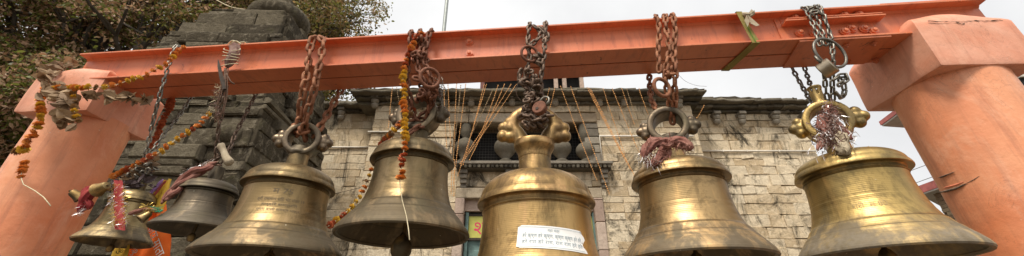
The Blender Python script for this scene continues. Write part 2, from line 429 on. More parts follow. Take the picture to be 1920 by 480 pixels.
M['cloth_yellow'] = cloth('yellow_print_cloth', (.72, .42, .05), (.78, .50, .08))
M['cloth_purple'] = cloth('purple_cloth_edge', (.32, .12, .42), (.6, .45, .65))
M['cloth_olive'] = cloth('olive_ribbon', (.24, .18, .05), (.34, .28, .10), 10)
M['cloth_green'] = cloth('green_ribbon', (.10, .22, .04), (.20, .30, .06))
M['cloth_cream'] = cloth('cream_cloth', (.34, .27, .18), (.50, .42, .30))
M['cloth_dark'] = cloth('dark_grubby_cloth', (.07, .05, .05), (.16, .12, .12))
m, n, b = new_mat('silver_tinsel'); b.inputs['Base Color'].default_value = (.86, .80, .78, 1); b.inputs['Metallic'].default_value = .5; b.inputs['Roughness'].default_value = .35; M['tinsel'] = m
m, n, b = new_mat('gold_tinsel'); b.inputs['Base Color'].default_value = (.74, .52, .12, 1); b.inputs['Metallic'].default_value = .6; b.inputs['Roughness'].default_value = .35; M['tinsel_gold'] = m
m, n, b = new_mat('green_tinsel'); b.inputs['Base Color'].default_value = (.08, .50, .30, 1); b.inputs['Metallic'].default_value = .5; b.inputs['Roughness'].default_value = .35; M['tinsel_green'] = m

# ------------------------------------------------------------------ ground
g = MB().box((0, 0, -.15), (1200, 1200, .3)); o = g.build('ground', M['ground']); tag(o, None, None, kind='structure')
CB = {}
# ------------------------------------------------------------------ columns
def column(cx, cy, half, r, zb, zt, rise, rz, label, caplabel, cracks, shaft_c=None):
    t = thing('column', label, 'column', (cx, cy, 0), rz, 'orange columns carrying the bell beam')
    mb = MB(); prof = [(r * 1.0, 0)] + [(r * (1 + .004 * math.sin(k * 2.1)), zb * k / 24) for k in range(1, 25)] + [(r, zb + .03)]
    s0 = shaft_c or (0, 0)
    mb.lathe(prof, 96, (s0[0], s0[1], 0), wob=lambda a, z: 1 + .006 * mnoise.noise(Vector((math.cos(a) * 1.5, math.sin(a) * 1.5, z * 1.2 + cx))))
    mb.build('shaft', M['column'], t, True, 50)
    # square capital with worn edges and a low domed top, as a warped grid
    n_ = 22; vs = []; fs = []
    def side(u):  # u 0..4 round the square with small rounded corners
        k = int(u) % 4; f = u - int(u); p = [(-1, -1), (1, -1), (1, 1), (-1, 1)]; a, b_ = p[k], p[(k + 1) % 4]
        return Vector((a[0] + (b_[0] - a[0]) * f, a[1] + (b_[1] - a[1]) * f))
    m_ = 4 * n_
    rings = []
    def ring(scale, z, rd):
        row = []
        for i in range(m_):
            q = side(i * 4 / m_); x, y = q.x * half * scale, q.y * half * scale
            # pull to circle
            l = math.hypot(x, y); cr_ = half * scale * 1.06
            x2, y2 = x / l * cr_, y / l * cr_
            x, y = x * (1 - rd) + x2 * rd, y * (1 - rd) + y2 * rd
            nn = mnoise.noise(Vector((x * 6, y * 6, z * 6 + cx))) * .005
            row.append((x * (1 + nn / half), y * (1 + nn / half), z + nn))
        rings.append(row)
    ring(.5, zb, 0); ring(.96, zb, 0); ring(.99, zb + .003, .01); ring(1.0, zb + .012, .012)
    for k in range(1, 7): ring(1.0, zb + .012 + (zt - zb - .03) * k / 7, .012)
    ring(1.0, zt - .014, .015); ring(.985, zt - .002, .03)
    for k in range(1, 9):
        a = k / 8 * PI / 2; ring(max(.02, .985 * math.cos(a) ** .75), zt - .002 + rise * math.sin(a) ** 1.1, min(.9, .03 + k / 8 * 1.3))
    for row in rings: vs += row
    for k in range(len(rings) - 1):
        for i in range(m_):
            j = (i + 1) % m_; fs.append((k * m_ + i, k * m_ + j, (k + 1) * m_ + j, (k + 1) * m_ + i))
    fs.append(tuple(range(m_))[::-1]); fs.append(tuple((len(rings) - 1) * m_ + i for i in range(m_)))
    c_ = MB().add(vs, fs).build('capital', M['cap'], t, True, 38)
    # plinth on the ground
    MB().box((s0[0], s0[1], .09), (half * 2.3, half * 2.3, .18), bev=.012).build('plinth', M['column'], t)
    return t
colL = column(-2.60, 2.235, .213, .212, Z + 1.07, Z + 1.333, .075, R_(-2),
    'salmon orange painted column at the left, draped with garlands and dry leaves', '', None, shaft_c=(.01, .0))
colR = column(2.240, 1.787, .236, .228, Z + 1.065, Z + 1.333, .115, R_(-1.5),
    'salmon orange painted column at the right with a cracked gouge in its shaft', '', None)
# gouges and cracks in the right column: thin dark hollows with broken lips
def on_col(px, py, c=(2.240, 1.787), r=.228, out=0.0):
    d = ray(px, py); d2 = Vector((d.x, d.y)); cc = Vector(c); a = d2.dot(d2); b_ = -2 * d2.dot(cc); q = cc.dot(cc) - (r + out) ** 2
    disc = b_ * b_ - 4 * a * q
    t = (-b_ - math.sqrt(max(0, disc))) / (2 * a); return Vector((d.x * t, d.y * t, d.z * t + Z))
def gouge(pts, wid, name, mat, parent, out=.0015):
    pp = smooth_path([on_col(x, y, out=out) for x, y in pts], 5); m_ = len(pp)
    rad = [max(.0006, wid * math.sin(PI * min(1, max(0, (k + .5) / m_))) * (0.7 + .5 * rng.random())) for k in range(m_)]
    inv = parent.matrix_world.inverted() if False else (Matrix.Translation(parent.location) @ parent.rotation_euler.to_matrix().to_4x4()).inverted()
    mb = MB().tube(pp, rad, 7); mb.v = [tuple(inv @ Vector(v)) for v in mb.v]
    return mb.build(name, mat, parent, True)
M['gouge'] = simple('bare_concrete_gouge', (.17, .12, .085), .95, 0, .5, 60, .6)
M['patch'] = simple('orange_patch_lip', (.70, .22, .12), .7, 0, .15, 20, .3)
gouge([(1758, 361), (1775, 358), (1795, 352), (1813, 343)], .0065, 'gouge', M['gouge'], colR)
gouge([(1813, 343), (1825, 337), (1836, 330)], .0016, 'crack', M['gouge'], colR, .0005)
gouge([(1758, 334), (1772, 329), (1790, 322)], .0035, 'gouge', M['gouge'], colR)
gouge([(1757, 355), (1775, 351), (1797, 345), (1815, 337)], .0035, 'plaster_lip', M['patch'], colR, -.0015)
# crack along the top front edge of the capital
def capcrack(parent, pts, wid):
    inv = (Matrix.Translation(parent.location) @ parent.rotation_euler.to_matrix().to_4x4()).inverted()
    pp = resample(smooth_path(pts, 8), .012); pp = [p + Vector((rng.uniform(-.004, .004), 0, rng.uniform(-.004, .004))) for p in pp]
    rad = [wid * rng.uniform(.15, 1.0) for _ in pp]; mb = MB().tube(pp, rad, 5); mb.v = [tuple(inv @ Vector(v)) for v in mb.v]
    mb.build('crack', M['gouge'], parent, True)
yF = 1.787 - .236
capcrack(colR, [Vector((2.07, yF - .001, Z + 1.325)), Vector((2.16, yF - .003, Z + 1.318)), Vector((2.30, yF - .006, Z + 1.322)), Vector((2.44, yF - .008, Z + 1.326))], .0028)
capcrack(colR, [Vector((2.20, yF - .004, Z + 1.318)), Vector((2.215, yF - .004, Z + 1.306)), Vector((2.24, yF - .004, Z + 1.309))], .004)

# ------------------------------------------------------------------ beam
bx0, bx1 = -2.66, 2.46
L_ = math.hypot(bx1 - bx0, .095 * (bx1 - bx0)); cxm = (bx0 + bx1) / 2
beam = thing('steel_beam', 'long orange painted double steel beam that all the bells hang from', 'beam', (cxm, beam_y(cxm), Z + 1.28), RZ)
HB = .20; WB = .125; TF = .012
for k, oy in enumerate((-.0665, .0665)):
    mb = MB()
    mb.box((0, oy, TF / 2), (L_, WB, TF), bev=.002); mb.box((0, oy, HB - TF / 2), (L_, WB, TF), bev=.002)
    mb.box((0, oy, HB / 2), (L_, .010, HB - 2 * TF - .001))
    # root fillets
    for zz, s_ in ((TF, 1), (HB - TF, -1)):
        for sy_ in (-1, 1):
            mb.add([(-L_ / 2, oy + sy_ * .005, zz), (-L_ / 2, oy + sy_ * .016, zz), (-L_ / 2, oy + sy_ * .005, zz + s_ * .011),
                    (L_ / 2, oy + sy_ * .005, zz), (L_ / 2, oy + sy_ * .016, zz), (L_ / 2, oy + sy_ * .005, zz + s_ * .011)],
                   [(0, 1, 2), (5, 4, 3), (0, 3, 4, 1), (1, 4, 5, 2), (2, 5, 3, 0)])
    mb.build('i_section', M['steel'], beam)
def bl(v):  # world -> beam local
    return (Matrix.Translation(beam.location) @ Euler((0, 0, RZ)).to_matrix().to_4x4()).inverted() @ v
def bolt(px, py, off, ax='y', r=.017, parent=beam):
    p = bl(at(px, py, off)) if ax == 'y' else px
    rot = Euler((R_(90), 0, 0)).to_matrix() if ax == 'y' else Matrix.Identity(3)
    mb = MB(); a0 = rng.random()
    hexa = [(r * math.cos(a0 + i * PI / 3), r * math.sin(a0 + i * PI / 3)) for i in range(6)]
    mb.prism(hexa, .0, .011, rot, p); mb.lathe([(r * 1.25, -.001), (r * 1.25, .0025)], 18, p, rot); mb.lathe([(r * .45, .010), (r * .5, .019), (r * .3, .021)], 12, p, rot)
    return mb.build('bolt', M['steel'], parent, False)
WO = -.0665 - .005 - .002  # web face
for x, y in ((880, 79), (880, 101)): bolt(x, y, WO, r=.021)
# splice: plate on the web, angle with a rib, bolts
pa, pb_ = bl(at(1462, 66, WO)), bl(at(1668, 50, WO))
mb = MB().box(((pa.x + pb_.x) / 2, -.0635 - .005 - .005, .1), (pb_.x - pa.x, .010, .172), bev=.002); mb.build('splice_plate', M['steel'], beam)
qa, qb = bl(at(1466, 40, -.10)), bl(at(1652, 32, -.10))
mb = MB().box(((qa.x + qb.x) / 2, -.0735 - .03, .128), (qb.x - qa.x, .058, .010), bev=.002)
mb.box(((qa.x + qb.x) / 2, -.079, .150), (qb.x - qa.x - .01, .009, .055), bev=.002)
mb.box(((qa.x + qb.x) / 2, -.0735 - .03, .141), (qb.x - qa.x - .02, .055, .006), bev=.001)
mb.build('angle_bracket', M['steel'], beam)
for x, y in ((1500, 62), (1527, 63), (1584, 59), (1597, 54), (1620, 54), (1638, 58)): bolt(x, y, WO - .011, r=.020)
for x, y in ((1491, 34), (1583, 29), (1611, 28)): bolt(x, y, -.09, r=.019)
for x, y in ((1696, 15), (1751, 9), (1800, 8)): bolt(x, y, WO - .002, r=.022)
# cover plate under the joint + bolts below
ua = bl(at(1464, 126, .12)); ub = bl(at(1700, 118, .12))
z_ = -.005
mb = MB(); poly = [(bl(at(1500, 78, -.125)).x, -.124), (bl(at(1672, 68, -.125)).x, -.124), (bl(at(1672, 68, -.125)).x + .02, .124), (ua.x + .012, .124)]
mb.prism(poly, -.009, -.0005); mb.build('cover_plate', M['steel'], beam)
for (x, y) in ((.0, -.075), (.13, -.075), (.0, .085), (.10, .085), (.24, .085), (.30, -.08)):
    p = Vector((ub.x - .42 + x, y, -.0095)); r = .015
    mb = MB(); mb.prism([(r * math.cos(i * PI / 3), r * math.sin(i * PI / 3)) for i in range(6)], -.012, 0, None, p); mb.lathe([(.006, -.02), (.007, -.011)], 10, p); mb.build('bolt', M['steel'], beam)
# top cover plate at the right end
xr = bl(at(1650, 4, -.125)).x
MB().box(((xr + L_ / 2) / 2, -.01, HB + .0065), (L_ / 2 - xr, .22, .012), bev=.002).build('top_plate', M['steel'], beam)
# near-black strip filling the gap between the two sections, its shade as colour
MB().box((0, 0, TF / 2 + .002), (L_ - .02, .0078, TF - .006)).build('gap_shade', M['seam'], beam)

# ------------------------------------------------------------------ bells
SV = [(1.0, 0.0), (.90, 0.0), (.82, .004), (.74, .018), (.65, .045), (.55, .09), (.45, .175), (.36, .29), (.28, .435), (.20, .60), (.13, .78), (.065, .93), (.02, 1.0), (0, 1.0)]
def s_of(t):
    for (a, x), (b_, y) in zip(SV, SV[1:]):
        if b_ <= t <= a: return x + (y - x) * (a - t) / (a - b_)
    return 0 if t > .9 else 1
def bell_profile(H, rn, rl, rr, hd, rs, dome=.55, ridges=((.335, .0045), (.235, .004)), hs=.05):
    P = []
    K = 70
    for k in range(K + 1):
        t = k / K * .90; r = rn + (rr - rn) * s_of(t)
        for (tc_, am) in ridges: r += am * (H / .34) * (1 / (1 + math.exp(-(tc_ - t) * 260)))  # small steps outward below each line
        for tl in (.19, .62, .155): r += -.0012 * math.exp(-((t - tl) / .006) ** 2)
        P.append((r, t * H))
    off = P[0][0] - rr
    P = [(r - off * max(0, 1 - z / (H * .5)) * 1.0, z) for r, z in P]
    th_ = .02 * (rr / .31)
    inner = [(max(r - th_, rs), z) for r, z in P if z > .006]
    body = [(rr - .004, -.004), (rr, .002)] + P[2:]
    # collar band, brim, dome
    lt = .014 * (rl / .21)
    body += [(rn, H * .905), (rn + .0035, H * .909), (rn + .0045, H * .915), (rn + .001, H * .921), (rn - .001, H * .935), (rn - .001, H - lt * .75), (rn + .003, H - lt * .55),
             (rl * .95, H - lt * .52), (rl * .985, H - lt * .55), (rl * .998, H - lt * .45), (rl, H - lt * .2), (rl * .992, H + lt * .25),
             (rl * .975, H + lt * .8), (rl * .962, H + lt * 1.15), (rl * .953, H + lt * 1.2), (rl * .950, H + lt * 1.5)]
    z0 = H + lt * 1.5; r0 = rl * .950
    lt *= 1.5 / 2.1
    for k in range(1, 15):
        a = k / 14 * PI / 2; body.append((rs + (r0 - rs) * math.cos(a) ** .85, z0 + (hd - lt * 2.1) * math.sin(a) ** (1 + dome * .3)))
    body += [(rs * .98, H + hd + hs * .5), (rs * .95, H + hd + hs)]
    top_in = H * .93
    prof = [(0.0005, top_in)] + [(inner[-1][0] * .5, top_in), (inner[-1][0], H * .9)] + inner[::-1] + [(rr - th_ - .001, .004), (rr - th_ * .7, -.003)] + body + [(0.0005, H + hd + hs)]
    return prof
def ear(mb, sgn, R0, c, k=1.0):
    # trefoil lobe cast on the side of the ring
    c = Vector(c)
    mb.tube([c + Vector((sgn * R0 * .80, 0, -.01)), c + Vector((sgn * (R0 + .006 * k), 0, -.004)), c + Vector((sgn * (R0 + .022 * k), 0, 0))], [.034 * k, .030 * k, .026 * k], 14)
    x = sgn * (R0 + .003 * k)
    for dx, dz, r in ((.034, 0, .024), (.010, .026, .026), (.010, -.026, .026), (.008, 0, .028)):
        mb.ball(c + Vector((x + sgn * dx * k, 0, dz * k)), r * k, 14, (1, 1.15, 1))
def cast_blend(mb, name, mat, parent, voxel=.0045, it=5):
    """fuse the cast lumps into one skin, as a casting would be"""
    me = bpy.data.meshes.new('tmp'); me.from_pydata(mb.v, [], mb.f); ob = bpy.data.objects.new('tmp', me); C.objects.link(ob)
    m1 = ob.modifiers.new('r', 'REMESH'); m1.mode = 'VOXEL'; m1.voxel_size = voxel
    m2 = ob.modifiers.new('s', 'SMOOTH'); m2.factor = .5; m2.iterations = it
    dg = bpy.context.evaluated_depsgraph_get(); dg.update(); m3 = bpy.data.meshes.new_from_object(ob.evaluated_get(dg)); bpy.data.objects.remove(ob)
    m3.name = name; m3.materials.clear(); m3.materials.append(mat); m3.polygons.foreach_set('use_smooth', [True] * len(m3.polygons))
    o = bpy.data.objects.new(name, m3); C.objects.link(o); o.parent = parent; return o
def make_bell(px, r_rim, r_neck, r_lip, z_rim, H, hd, rs, mat, label, crown=None, cat='bell', yoff=0, X=None, ridges=((.335, .0045), (.235, .004)), hs=.05, clap=.030, clap_len=.06, tilt=(0, 0), cmat=None):
    Y = beam_y(X) + yoff
    t = thing('bell', label, cat, (X, Y, Z + z_rim), 0, 'brass bells hanging from the orange beam')
    t.rotation_euler = (tilt[0], tilt[1], 0)
    MB().lathe(bell_profile(H, r_neck, r_lip, r_rim, hd, rs, ridges=ridges, hs=hs), 128).build('body', mat, t, True, 28)
    top = H + hd + hs
    if crown:
        R0, dep, yaw, tube, k = crown
        mb = MB(); rot = Matrix.Rotation(yaw, 3, 'Z'); cz = top + R0 * .86; wl = .032 * (R0 / .1)
        # ring: rectangular-round section swept round the y axis
        sec = [(-dep / 2, -wl / 2), (-dep / 2 - .004, 0), (-dep / 2, wl / 2), (-dep / 4, wl / 2 * .8), (dep / 4, wl / 2 * .8), (dep / 2, wl / 2), (dep / 2 + .004, 0), (dep / 2, -wl / 2), (0, -wl / 2)]
        n1 = 56; ns = len(sec); vs = []; fs = []
        for i in range(n1):
            a = 2 * PI * i / n1
            for (y, q) in sec:
                rr = R0 - wl / 2 + q; vs.append(rot @ Vector((rr * math.cos(a), y, rr * math.sin(a))) + Vector((0, 0, cz)))
        for i in range(n1):
            j = (i + 1) % n1
            for s_ in range(ns): s2 = (s_ + 1) % ns; fs.append((i * ns + s_, j * ns + s_, j * ns + s2, i * ns + s2))
        mb.add(vs, fs)
        sub = MB(); ear(sub, -1, R0, (0, 0, 0), k); ear(sub, 1, R0, (0, 0, 0), k)
        mb.add([rot @ Vector(v) + Vector((0, 0, cz)) for v in sub.v], sub.f)
        mb.lathe([(rs * .95, top - .004), (rs * 1.12, top + .004), (rs * 1.1, top + .014), (rs * .9, top + .03), (rs * .85, top + .045)], 32)
        if tube:
            tr = Matrix.Rotation(R_(tube), 3, 'Y')
            mb.lathe([(.030, R0 * .85), (.027, R0 * .85 + .03), (.029, R0 * .85 + .10), (.033, R0 * .85 + .105), (.033, R0 * .85 + .115), (.026, R0 * .85 + .115), (.024, R0 * .85 + .06)], 24, (0, 0, cz), tr)
        cast_blend(mb, 'crown', cmat or mat, t)
    if clap:
        mb = MB(); zt = H * .88; zb = -clap_len
        mb.tube([(0, 0, zt), (.006, 0, (zt + zb) / 2), (0, 0, zb + clap)], .008, 8); mb.tube([(.02 * math.cos(a), .02 * math.sin(a) * .4, zt - .02 + .02 * math.sin(a)) for a in [i * PI / 5 for i in range(10)]], .005, 6, True)
        mb.lathe([(.0005, -clap * 1.0), (clap * .7, -clap * .85), (clap, -clap * .3), (clap * 1.02, .0), (clap, clap * .45), (clap * .7, clap * 1.0), (clap * .35, clap * 1.3), (.008, clap * 1.6)], 28, (0, 0, zb + clap * .4))
        mb.build('clapper', M['bell_dark'], t, True, 40)
    return t
M['bell_dark'] = brass('old_clapper_bronze', (.40, .27, .11), (.10, .072, .036), .5, .1, 3)
M['b1'] = brass('dull_brass_small_bell', (.34, .25, .12), (.10, .075, .042), .58, .3, 1.1, .20, (.44, .31, .14))
M['b2'] = brass('dark_grey_bronze', (.17, .132, .09), (.10, .08, .056), .40, .25, 2.2, .19, (.24, .18, .11))
M['b3'] = brass('olive_bronze_bell', (.265, .182, .085), (.12, .086, .044), .56, .25, 3.7, .33, (.38, .26, .13))
M['b4'] = brass('smoky_bronze_bell', (.215, .15, .075), (.11, .08, .042), .52, .2, 5.1, .36, (.28, .20, .11))
M['b5'] = brass('golden_copper_bell', (.50, .325, .135), (.18, .112, .05), .56, .05, 6.6, .45, (.60, .36, .17))
M['b6'] = brass('golden_brown_bell', (.38, .255, .12), (.145, .102, .053), .58, .35, 8.3, .34, (.56, .35, .15))
M['b7'] = brass('bright_brass_bell', (.45, .31, .115), (.165, .122, .062), .60, .8, 9.9, .344, (.70, .47, .18))
M['crown3'] = brass('dull_crown_bronze', (.20, .15, .10), (.10, .078, .055), .45, .1, 15, .9, (.30, .2, .13))

bell1 = make_bell(0, .159, .090, .100, .381, .200, .055, .025, M['b1'], 'smallest main bell, dull brass, wrapped in red cloth and silver tinsel beside the left column', None, X=-1.955, hs=.04, clap=.016, clap_len=.035, ridges=((.3, .003),))
bell2 = make_bell(0, .189, .116, .135, .432, .185, .055, .034, M['b2'], 'dark grey bronze bell with a twisted pink cloth tied round its neck', None, X=-1.552, hs=.075, clap=.018, clap_len=.045, ridges=((.28, .003),))
bell3 = make_bell(0, .323, .193, .219, .302, .326, .095, .052, M['b3'], 'olive brown bell with lines of engraved writing, second large bell from the dark tower', (.094, .095, R_(14), 0, 1.0), X=-1.124, clap_len=.03, hs=.08, cmat=M['crown3'])
bell4 = make_bell(0, .306, .181, .210, .382, .357, .095, .060, M['b4'], 'smoky bronze bell with a long marigold garland hanging down its front', (.112, .10, R_(-8), 0, 1.0), X=-.503, clap=.046, clap_len=.075, hs=.075, cmat=M['crown3'])
bell5 = make_bell(0, .385, .245, .272, .055, .453, .138, .080, M['b5'], 'largest golden bell, at the centre, with a white paper label on its side', None, X=.112, hs=.127, clap_len=.02, ridges=((.30, .005), (.22, .004)))
bell6 = make_bell(0, .308, .190, .219, .262, .338, .088, .055, M['b6'], 'golden brown bell with a faded pink cloth bow tied below its ring', (.098, .12, R_(-20), 0, .95), X=.778, clap_len=.02, hs=.10, cmat=M['crown3'])
bell7 = make_bell(0, .313, .191, .220, .267, .344, .085, .050, M['b7'], 'bright brass bell nearest the right column, tinsel cloth over its ring', (.102, .10, R_(-32), 3, 1.05), X=1.525, hs=.085, clap_len=.02)
# crown of the central bell: flange with two curling arms and an eye
mb = MB(); tp = .453 + .165
mb.lathe([(.078, tp + .055), (.082, tp + .085), (.092, tp + .105), (.102, tp + .120), (.102, tp + .140), (.098, tp + .152), (.07, tp + .153), (.05, tp + .150), (.0005, tp + .15)], 64)
for s_ in (-1, 1):
    pts = [Vector((s_ * .052, 0, tp + .14)), Vector((s_ * .078, 0, tp + .19)), Vector((s_ * .108, 0, tp + .235)), Vector((s_ * .096, 0, tp + .285)), Vector((s_ * .045, 0, tp + .325)), Vector((0, 0, tp + .338))]
    pp = smooth_path(pts, 6); mb.tube(pp, [.042 - .012 * k / len(pp) for k in range(len(pp))], 14)
    for dx, dz, r in ((.120, .225, .038), (.160, .185, .031), (.122, .180, .032), (.158, .232, .029), (.128, .262, .028)):
        mb.ball((s_ * dx, 0, tp + dz), r, 14, (1, 1.1, 1))
crn = cast_blend(mb, 'crown', M['b5'], bell5, .006, 4)

# ---- text helpers
def text_polys(body, size):
    cu = bpy.data.curves.new('txt', 'FONT'); cu.body = body; cu.size = size; cu.align_x = 'CENTER'; cu.align_y = 'CENTER'; cu.resolution_u = 2
    ob = bpy.data.objects.new('txt', cu); C.objects.link(ob); dg = bpy.context.evaluated_depsgraph_get(); dg.update()
    me = bpy.data.meshes.new_from_object(ob.evaluated_get(dg)); vs = [tuple(v.co) for v in me.vertices]; fs = [tuple(p.vertices) for p in me.polygons]
    bpy.data.objects.remove(ob); bpy.data.meshes.remove(me); return vs, fs
def bell_r(prof_args, z):
    P = bell_profile(*prof_args[0], **prof_args[1]); best = 0
    for (a, za), (b_, zb) in zip(P, P[1:]):
        if min(za, zb) <= z <= max(za, zb) and abs(za - zb) > 1e-6:
            r = a + (b_ - a) * (z - za) / (zb - za); best = max(best, r)
    return best
def wrap_on_bell(vs, args, az0, zc, out, tilt=0.0):
    o_ = []
    rc = bell_r(args, zc)
    for (x, y, *_) in vs:
        xx = x * math.cos(tilt) - y * math.sin(tilt); yy = x * math.sin(tilt) + y * math.cos(tilt)
        z = zc + yy; r = bell_r(args, z) + out; a = az0 + xx / rc; o_.append((r * math.cos(a), r * math.sin(a), z))
    return o_
# white label on the central bell
A5 = ((.453, .245, .272, .385, .165, .080), dict(ridges=((.30, .005), (.22, .004)), hs=.10))
toward = math.atan2(-bell5.location.y, -bell5.location.x)
az5 = toward + R_(14.5); zc5 = .262
def zonbell(zc_px): return zc_px
nu, nv = 40, 8; vs = []; fs = []
hw, hh = .143, .043
def edge(u):  # torn ends
    return hw * (1 + .02 * math.sin(u * 9))
for j in range(nv + 1):
    for i in range(nu + 1):
        u = -1 + 2 * i / nu; v = -1 + 2 * j / nv
        x = u * hw; y = v * hh
        if u < -.90: y *= .93 - .10 * (abs(u) - .9) * 10 * (1 if v > 0 else .2)
        if u > .93: x += .010 * math.sin(v * 5) - .004; 
        vs.append((x, y))
for j in range(nv):
    for i in range(nu): a = j * (nu + 1) + i; fs.append((a, a + 1, a + nu + 2, a + nu + 1))
lab = MB().add(wrap_on_bell(vs, A5, az5, zc5, .0022, R_(-3)), fs).build('paper_label', M['paper'], bell5, True)
for body, size, y in (('महा मंत्र', .015, .026), ('हरे कृष्ण हरे कृष्ण, कृष्ण कृष्ण हरे हरे', .0205, .004), ('हरे राम हरे राम, राम राम हरे हरे', .0205, -.020)):
    v_, f_ = text_polys(body, size)
    sxx = .245 / max(.01, max(p[0] for p in v_) - min(p[0] for p in v_)) if y < .02 else 1
    v_ = [(p[0] * sxx, p[1] + y) for p in v_]
    MB().add(wrap_on_bell(v_, A5, az5, zc5, .0034, R_(-3)), f_).build('lettering', M['ink'], lab)
fr = [(-.134, .037), (.134, .037), (.134, -.037), (-.134, -.037)]
mb = MB()
for a, b_ in ((0, 1), (3, 2)):
    k = 30; s1 = [(fr[a][0] + (fr[b_][0] - fr[a][0]) * i / k, fr[a][1]) for i in range(k + 1)]
    v_ = wrap_on_bell([(x, y + .0006) for x, y in s1] + [(x, y - .0006) for x, y in s1], A5, az5, zc5, .0034, R_(-3))
    mb.add(v_, [(i, i + 1, k + 2 + i, k + 1 + i) for i in range(k)])
mb.build('border_line', M['ink'], lab)
# engraving on bell 3
A3 = ((.326, .193, .219, .323, .095, .052), {})
az3 = math.atan2(-bell3.location.y, -bell3.location.x)
for body, size, y, w_ in (('म 75', .034, .255, .085), ('श्री रामलाल सिंह भेंट संवत 19', .020, .216, .20), ('मन्दिर समर्पित', .016, .192, .15), ('ग्राम वासी समस्त भक्त', .016, .168, .18)):
    v_, f_ = text_polys(body, size); k = w_ / max(.01, max(p[0] for p in v_) - min(p[0] for p in v_)); v_ = [(p[0] * k, p[1]) for p in v_]
    MB().add(wrap_on_bell(v_, A3, az3 - R_(6), y, .0012), f_).build('engraving', M['engrave'], bell3)
# faint engraving on bell 7
A7 = ((.344, .191, .220, .313, .085, .050), dict(hs=.07)); az7 = math.atan2(-bell7.location.y, -bell7.location.x)
v_, f_ = text_polys('श्री  म 80', .03); MB().add(wrap_on_bell(v_, A7, az7 + R_(4), .165, .0010), f_).build('engraving', M['faint'], bell7)

# ------------------------------------------------------------------ chains
def link_mesh(name, ln, wd, wr, mat):
    n1 = 20; pts = []
    h = ln / 2 - wd / 2
    for i in range(n1):
        a = 2 * PI * i / n1; x = (wd / 2 - wr) * math.cos(a); y = (wd / 2 - wr) * math.sin(a) + (h if math.sin(a) >= 0 else -h); pts.append(Vector((x, 0, y)))
    mb = MB().tube(pts, wr, 8, True); me = bpy.data.meshes.new(name); me.from_pydata(mb.v, [], mb.f); me.materials.append(mat)
    me.polygons.foreach_set('use_smooth', [True] * len(me.polygons)); return me
def chain(label, strands, ln, wd, wr, mat, tangle=(), group='chains holding the bells', seed=0, cnt=None):
    rr = random.Random(seed); root = strands[0][0]; wr *= 1.15; wd *= 1.06
    t = thing('chain', label, 'chain', root, 0, group); me = link_mesh('link', ln, wd, wr, mat)
    def put(p, q):
        o = bpy.data.objects.new('link', me); C.objects.link(o); o.parent = t; o.location = p - root; o.rotation_mode = 'QUATERNION'; o.rotation_quaternion = q; return o
    for s_ in strands:
        path = smooth_path(s_, 6); pitch = ln - 2 * wr * 1.12; pts = resample(path, pitch); k0 = rr.random() * PI
        for i in range(len(pts) - 1):
            d = (pts[i + 1] - pts[i]).normalized(); q = d.to_track_quat('Z', 'Y')
            roll = k0 + (PI / 2 if i % 2 else 0) + rr.uniform(-.35, .35)
            tl = Euler((rr.uniform(-.10, .10), rr.uniform(-.10, .10), 0)).to_quaternion()
            put((pts[i] + pts[i + 1]) / 2, q @ tl @ Euler((0, 0, roll)).to_quaternion())
    for (c, r, nn) in tangle:
        for i in range(nn):
            p = c + Vector((rr.uniform(-r, r), rr.uniform(-r, r) * .6, rr.uniform(-r, r))); put(p, Euler((rr.uniform(0, 6), rr.uniform(0, 6), rr.uniform(0, 6))).to_quaternion())
    return t
def ring_part(parent, c, R0, wr, mat, rot, name='ring'):
    n1 = 36; pts = [rot @ Vector((R0 * math.cos(2 * PI * i / n1), 0, R0 * math.sin(2 * PI * i / n1))) for i in range(n1)]
    o = MB().tube(pts, wr, 10, True).build(name, mat, parent, True); o.location = c - parent.location; return o
FR, BK = -.152, .152
def over(px, py, px2=None):
    """points taking a strand from the front face over the beam's top to its back"""
    a = at(px, py, FR); zt = Z + 1.28 + HB + .022
    p1 = Vector((a.x, beam_y(a.x) - .13, zt)); p2 = Vector((a.x + .01, beam_y(a.x) + .13, zt)); return a, p1, p2
def strand(front, back_pts=None, bend=True):
    """front: list of (px,py,off); goes over the top at its start and down to back_pts"""
    f = [at(*q) for q in front]
    a = f[0]; zt = Z + 1.28 + HB + .012; x = a.x
    pre = [Vector((x + .03, beam_y(x) + .10, zt)), Vector((x + .02, beam_y(x), zt + .004)), Vector((x + .008, beam_y(x) - .10, zt + .002)), Vector((x, beam_y(x) - .145, zt - .012))]
    return pre + f[1:]
def backs(x, pts):
    zt = Z + 1.28 + HB + .01
    f = [at(*q) for q in pts]; a = f[0]
    return [Vector((a.x, beam_y(a.x) + .10, zt)), Vector((a.x, beam_y(a.x) + .148, zt - .03)), Vector((a.x, beam_y(a.x) + .15, Z + 1.36))] + f

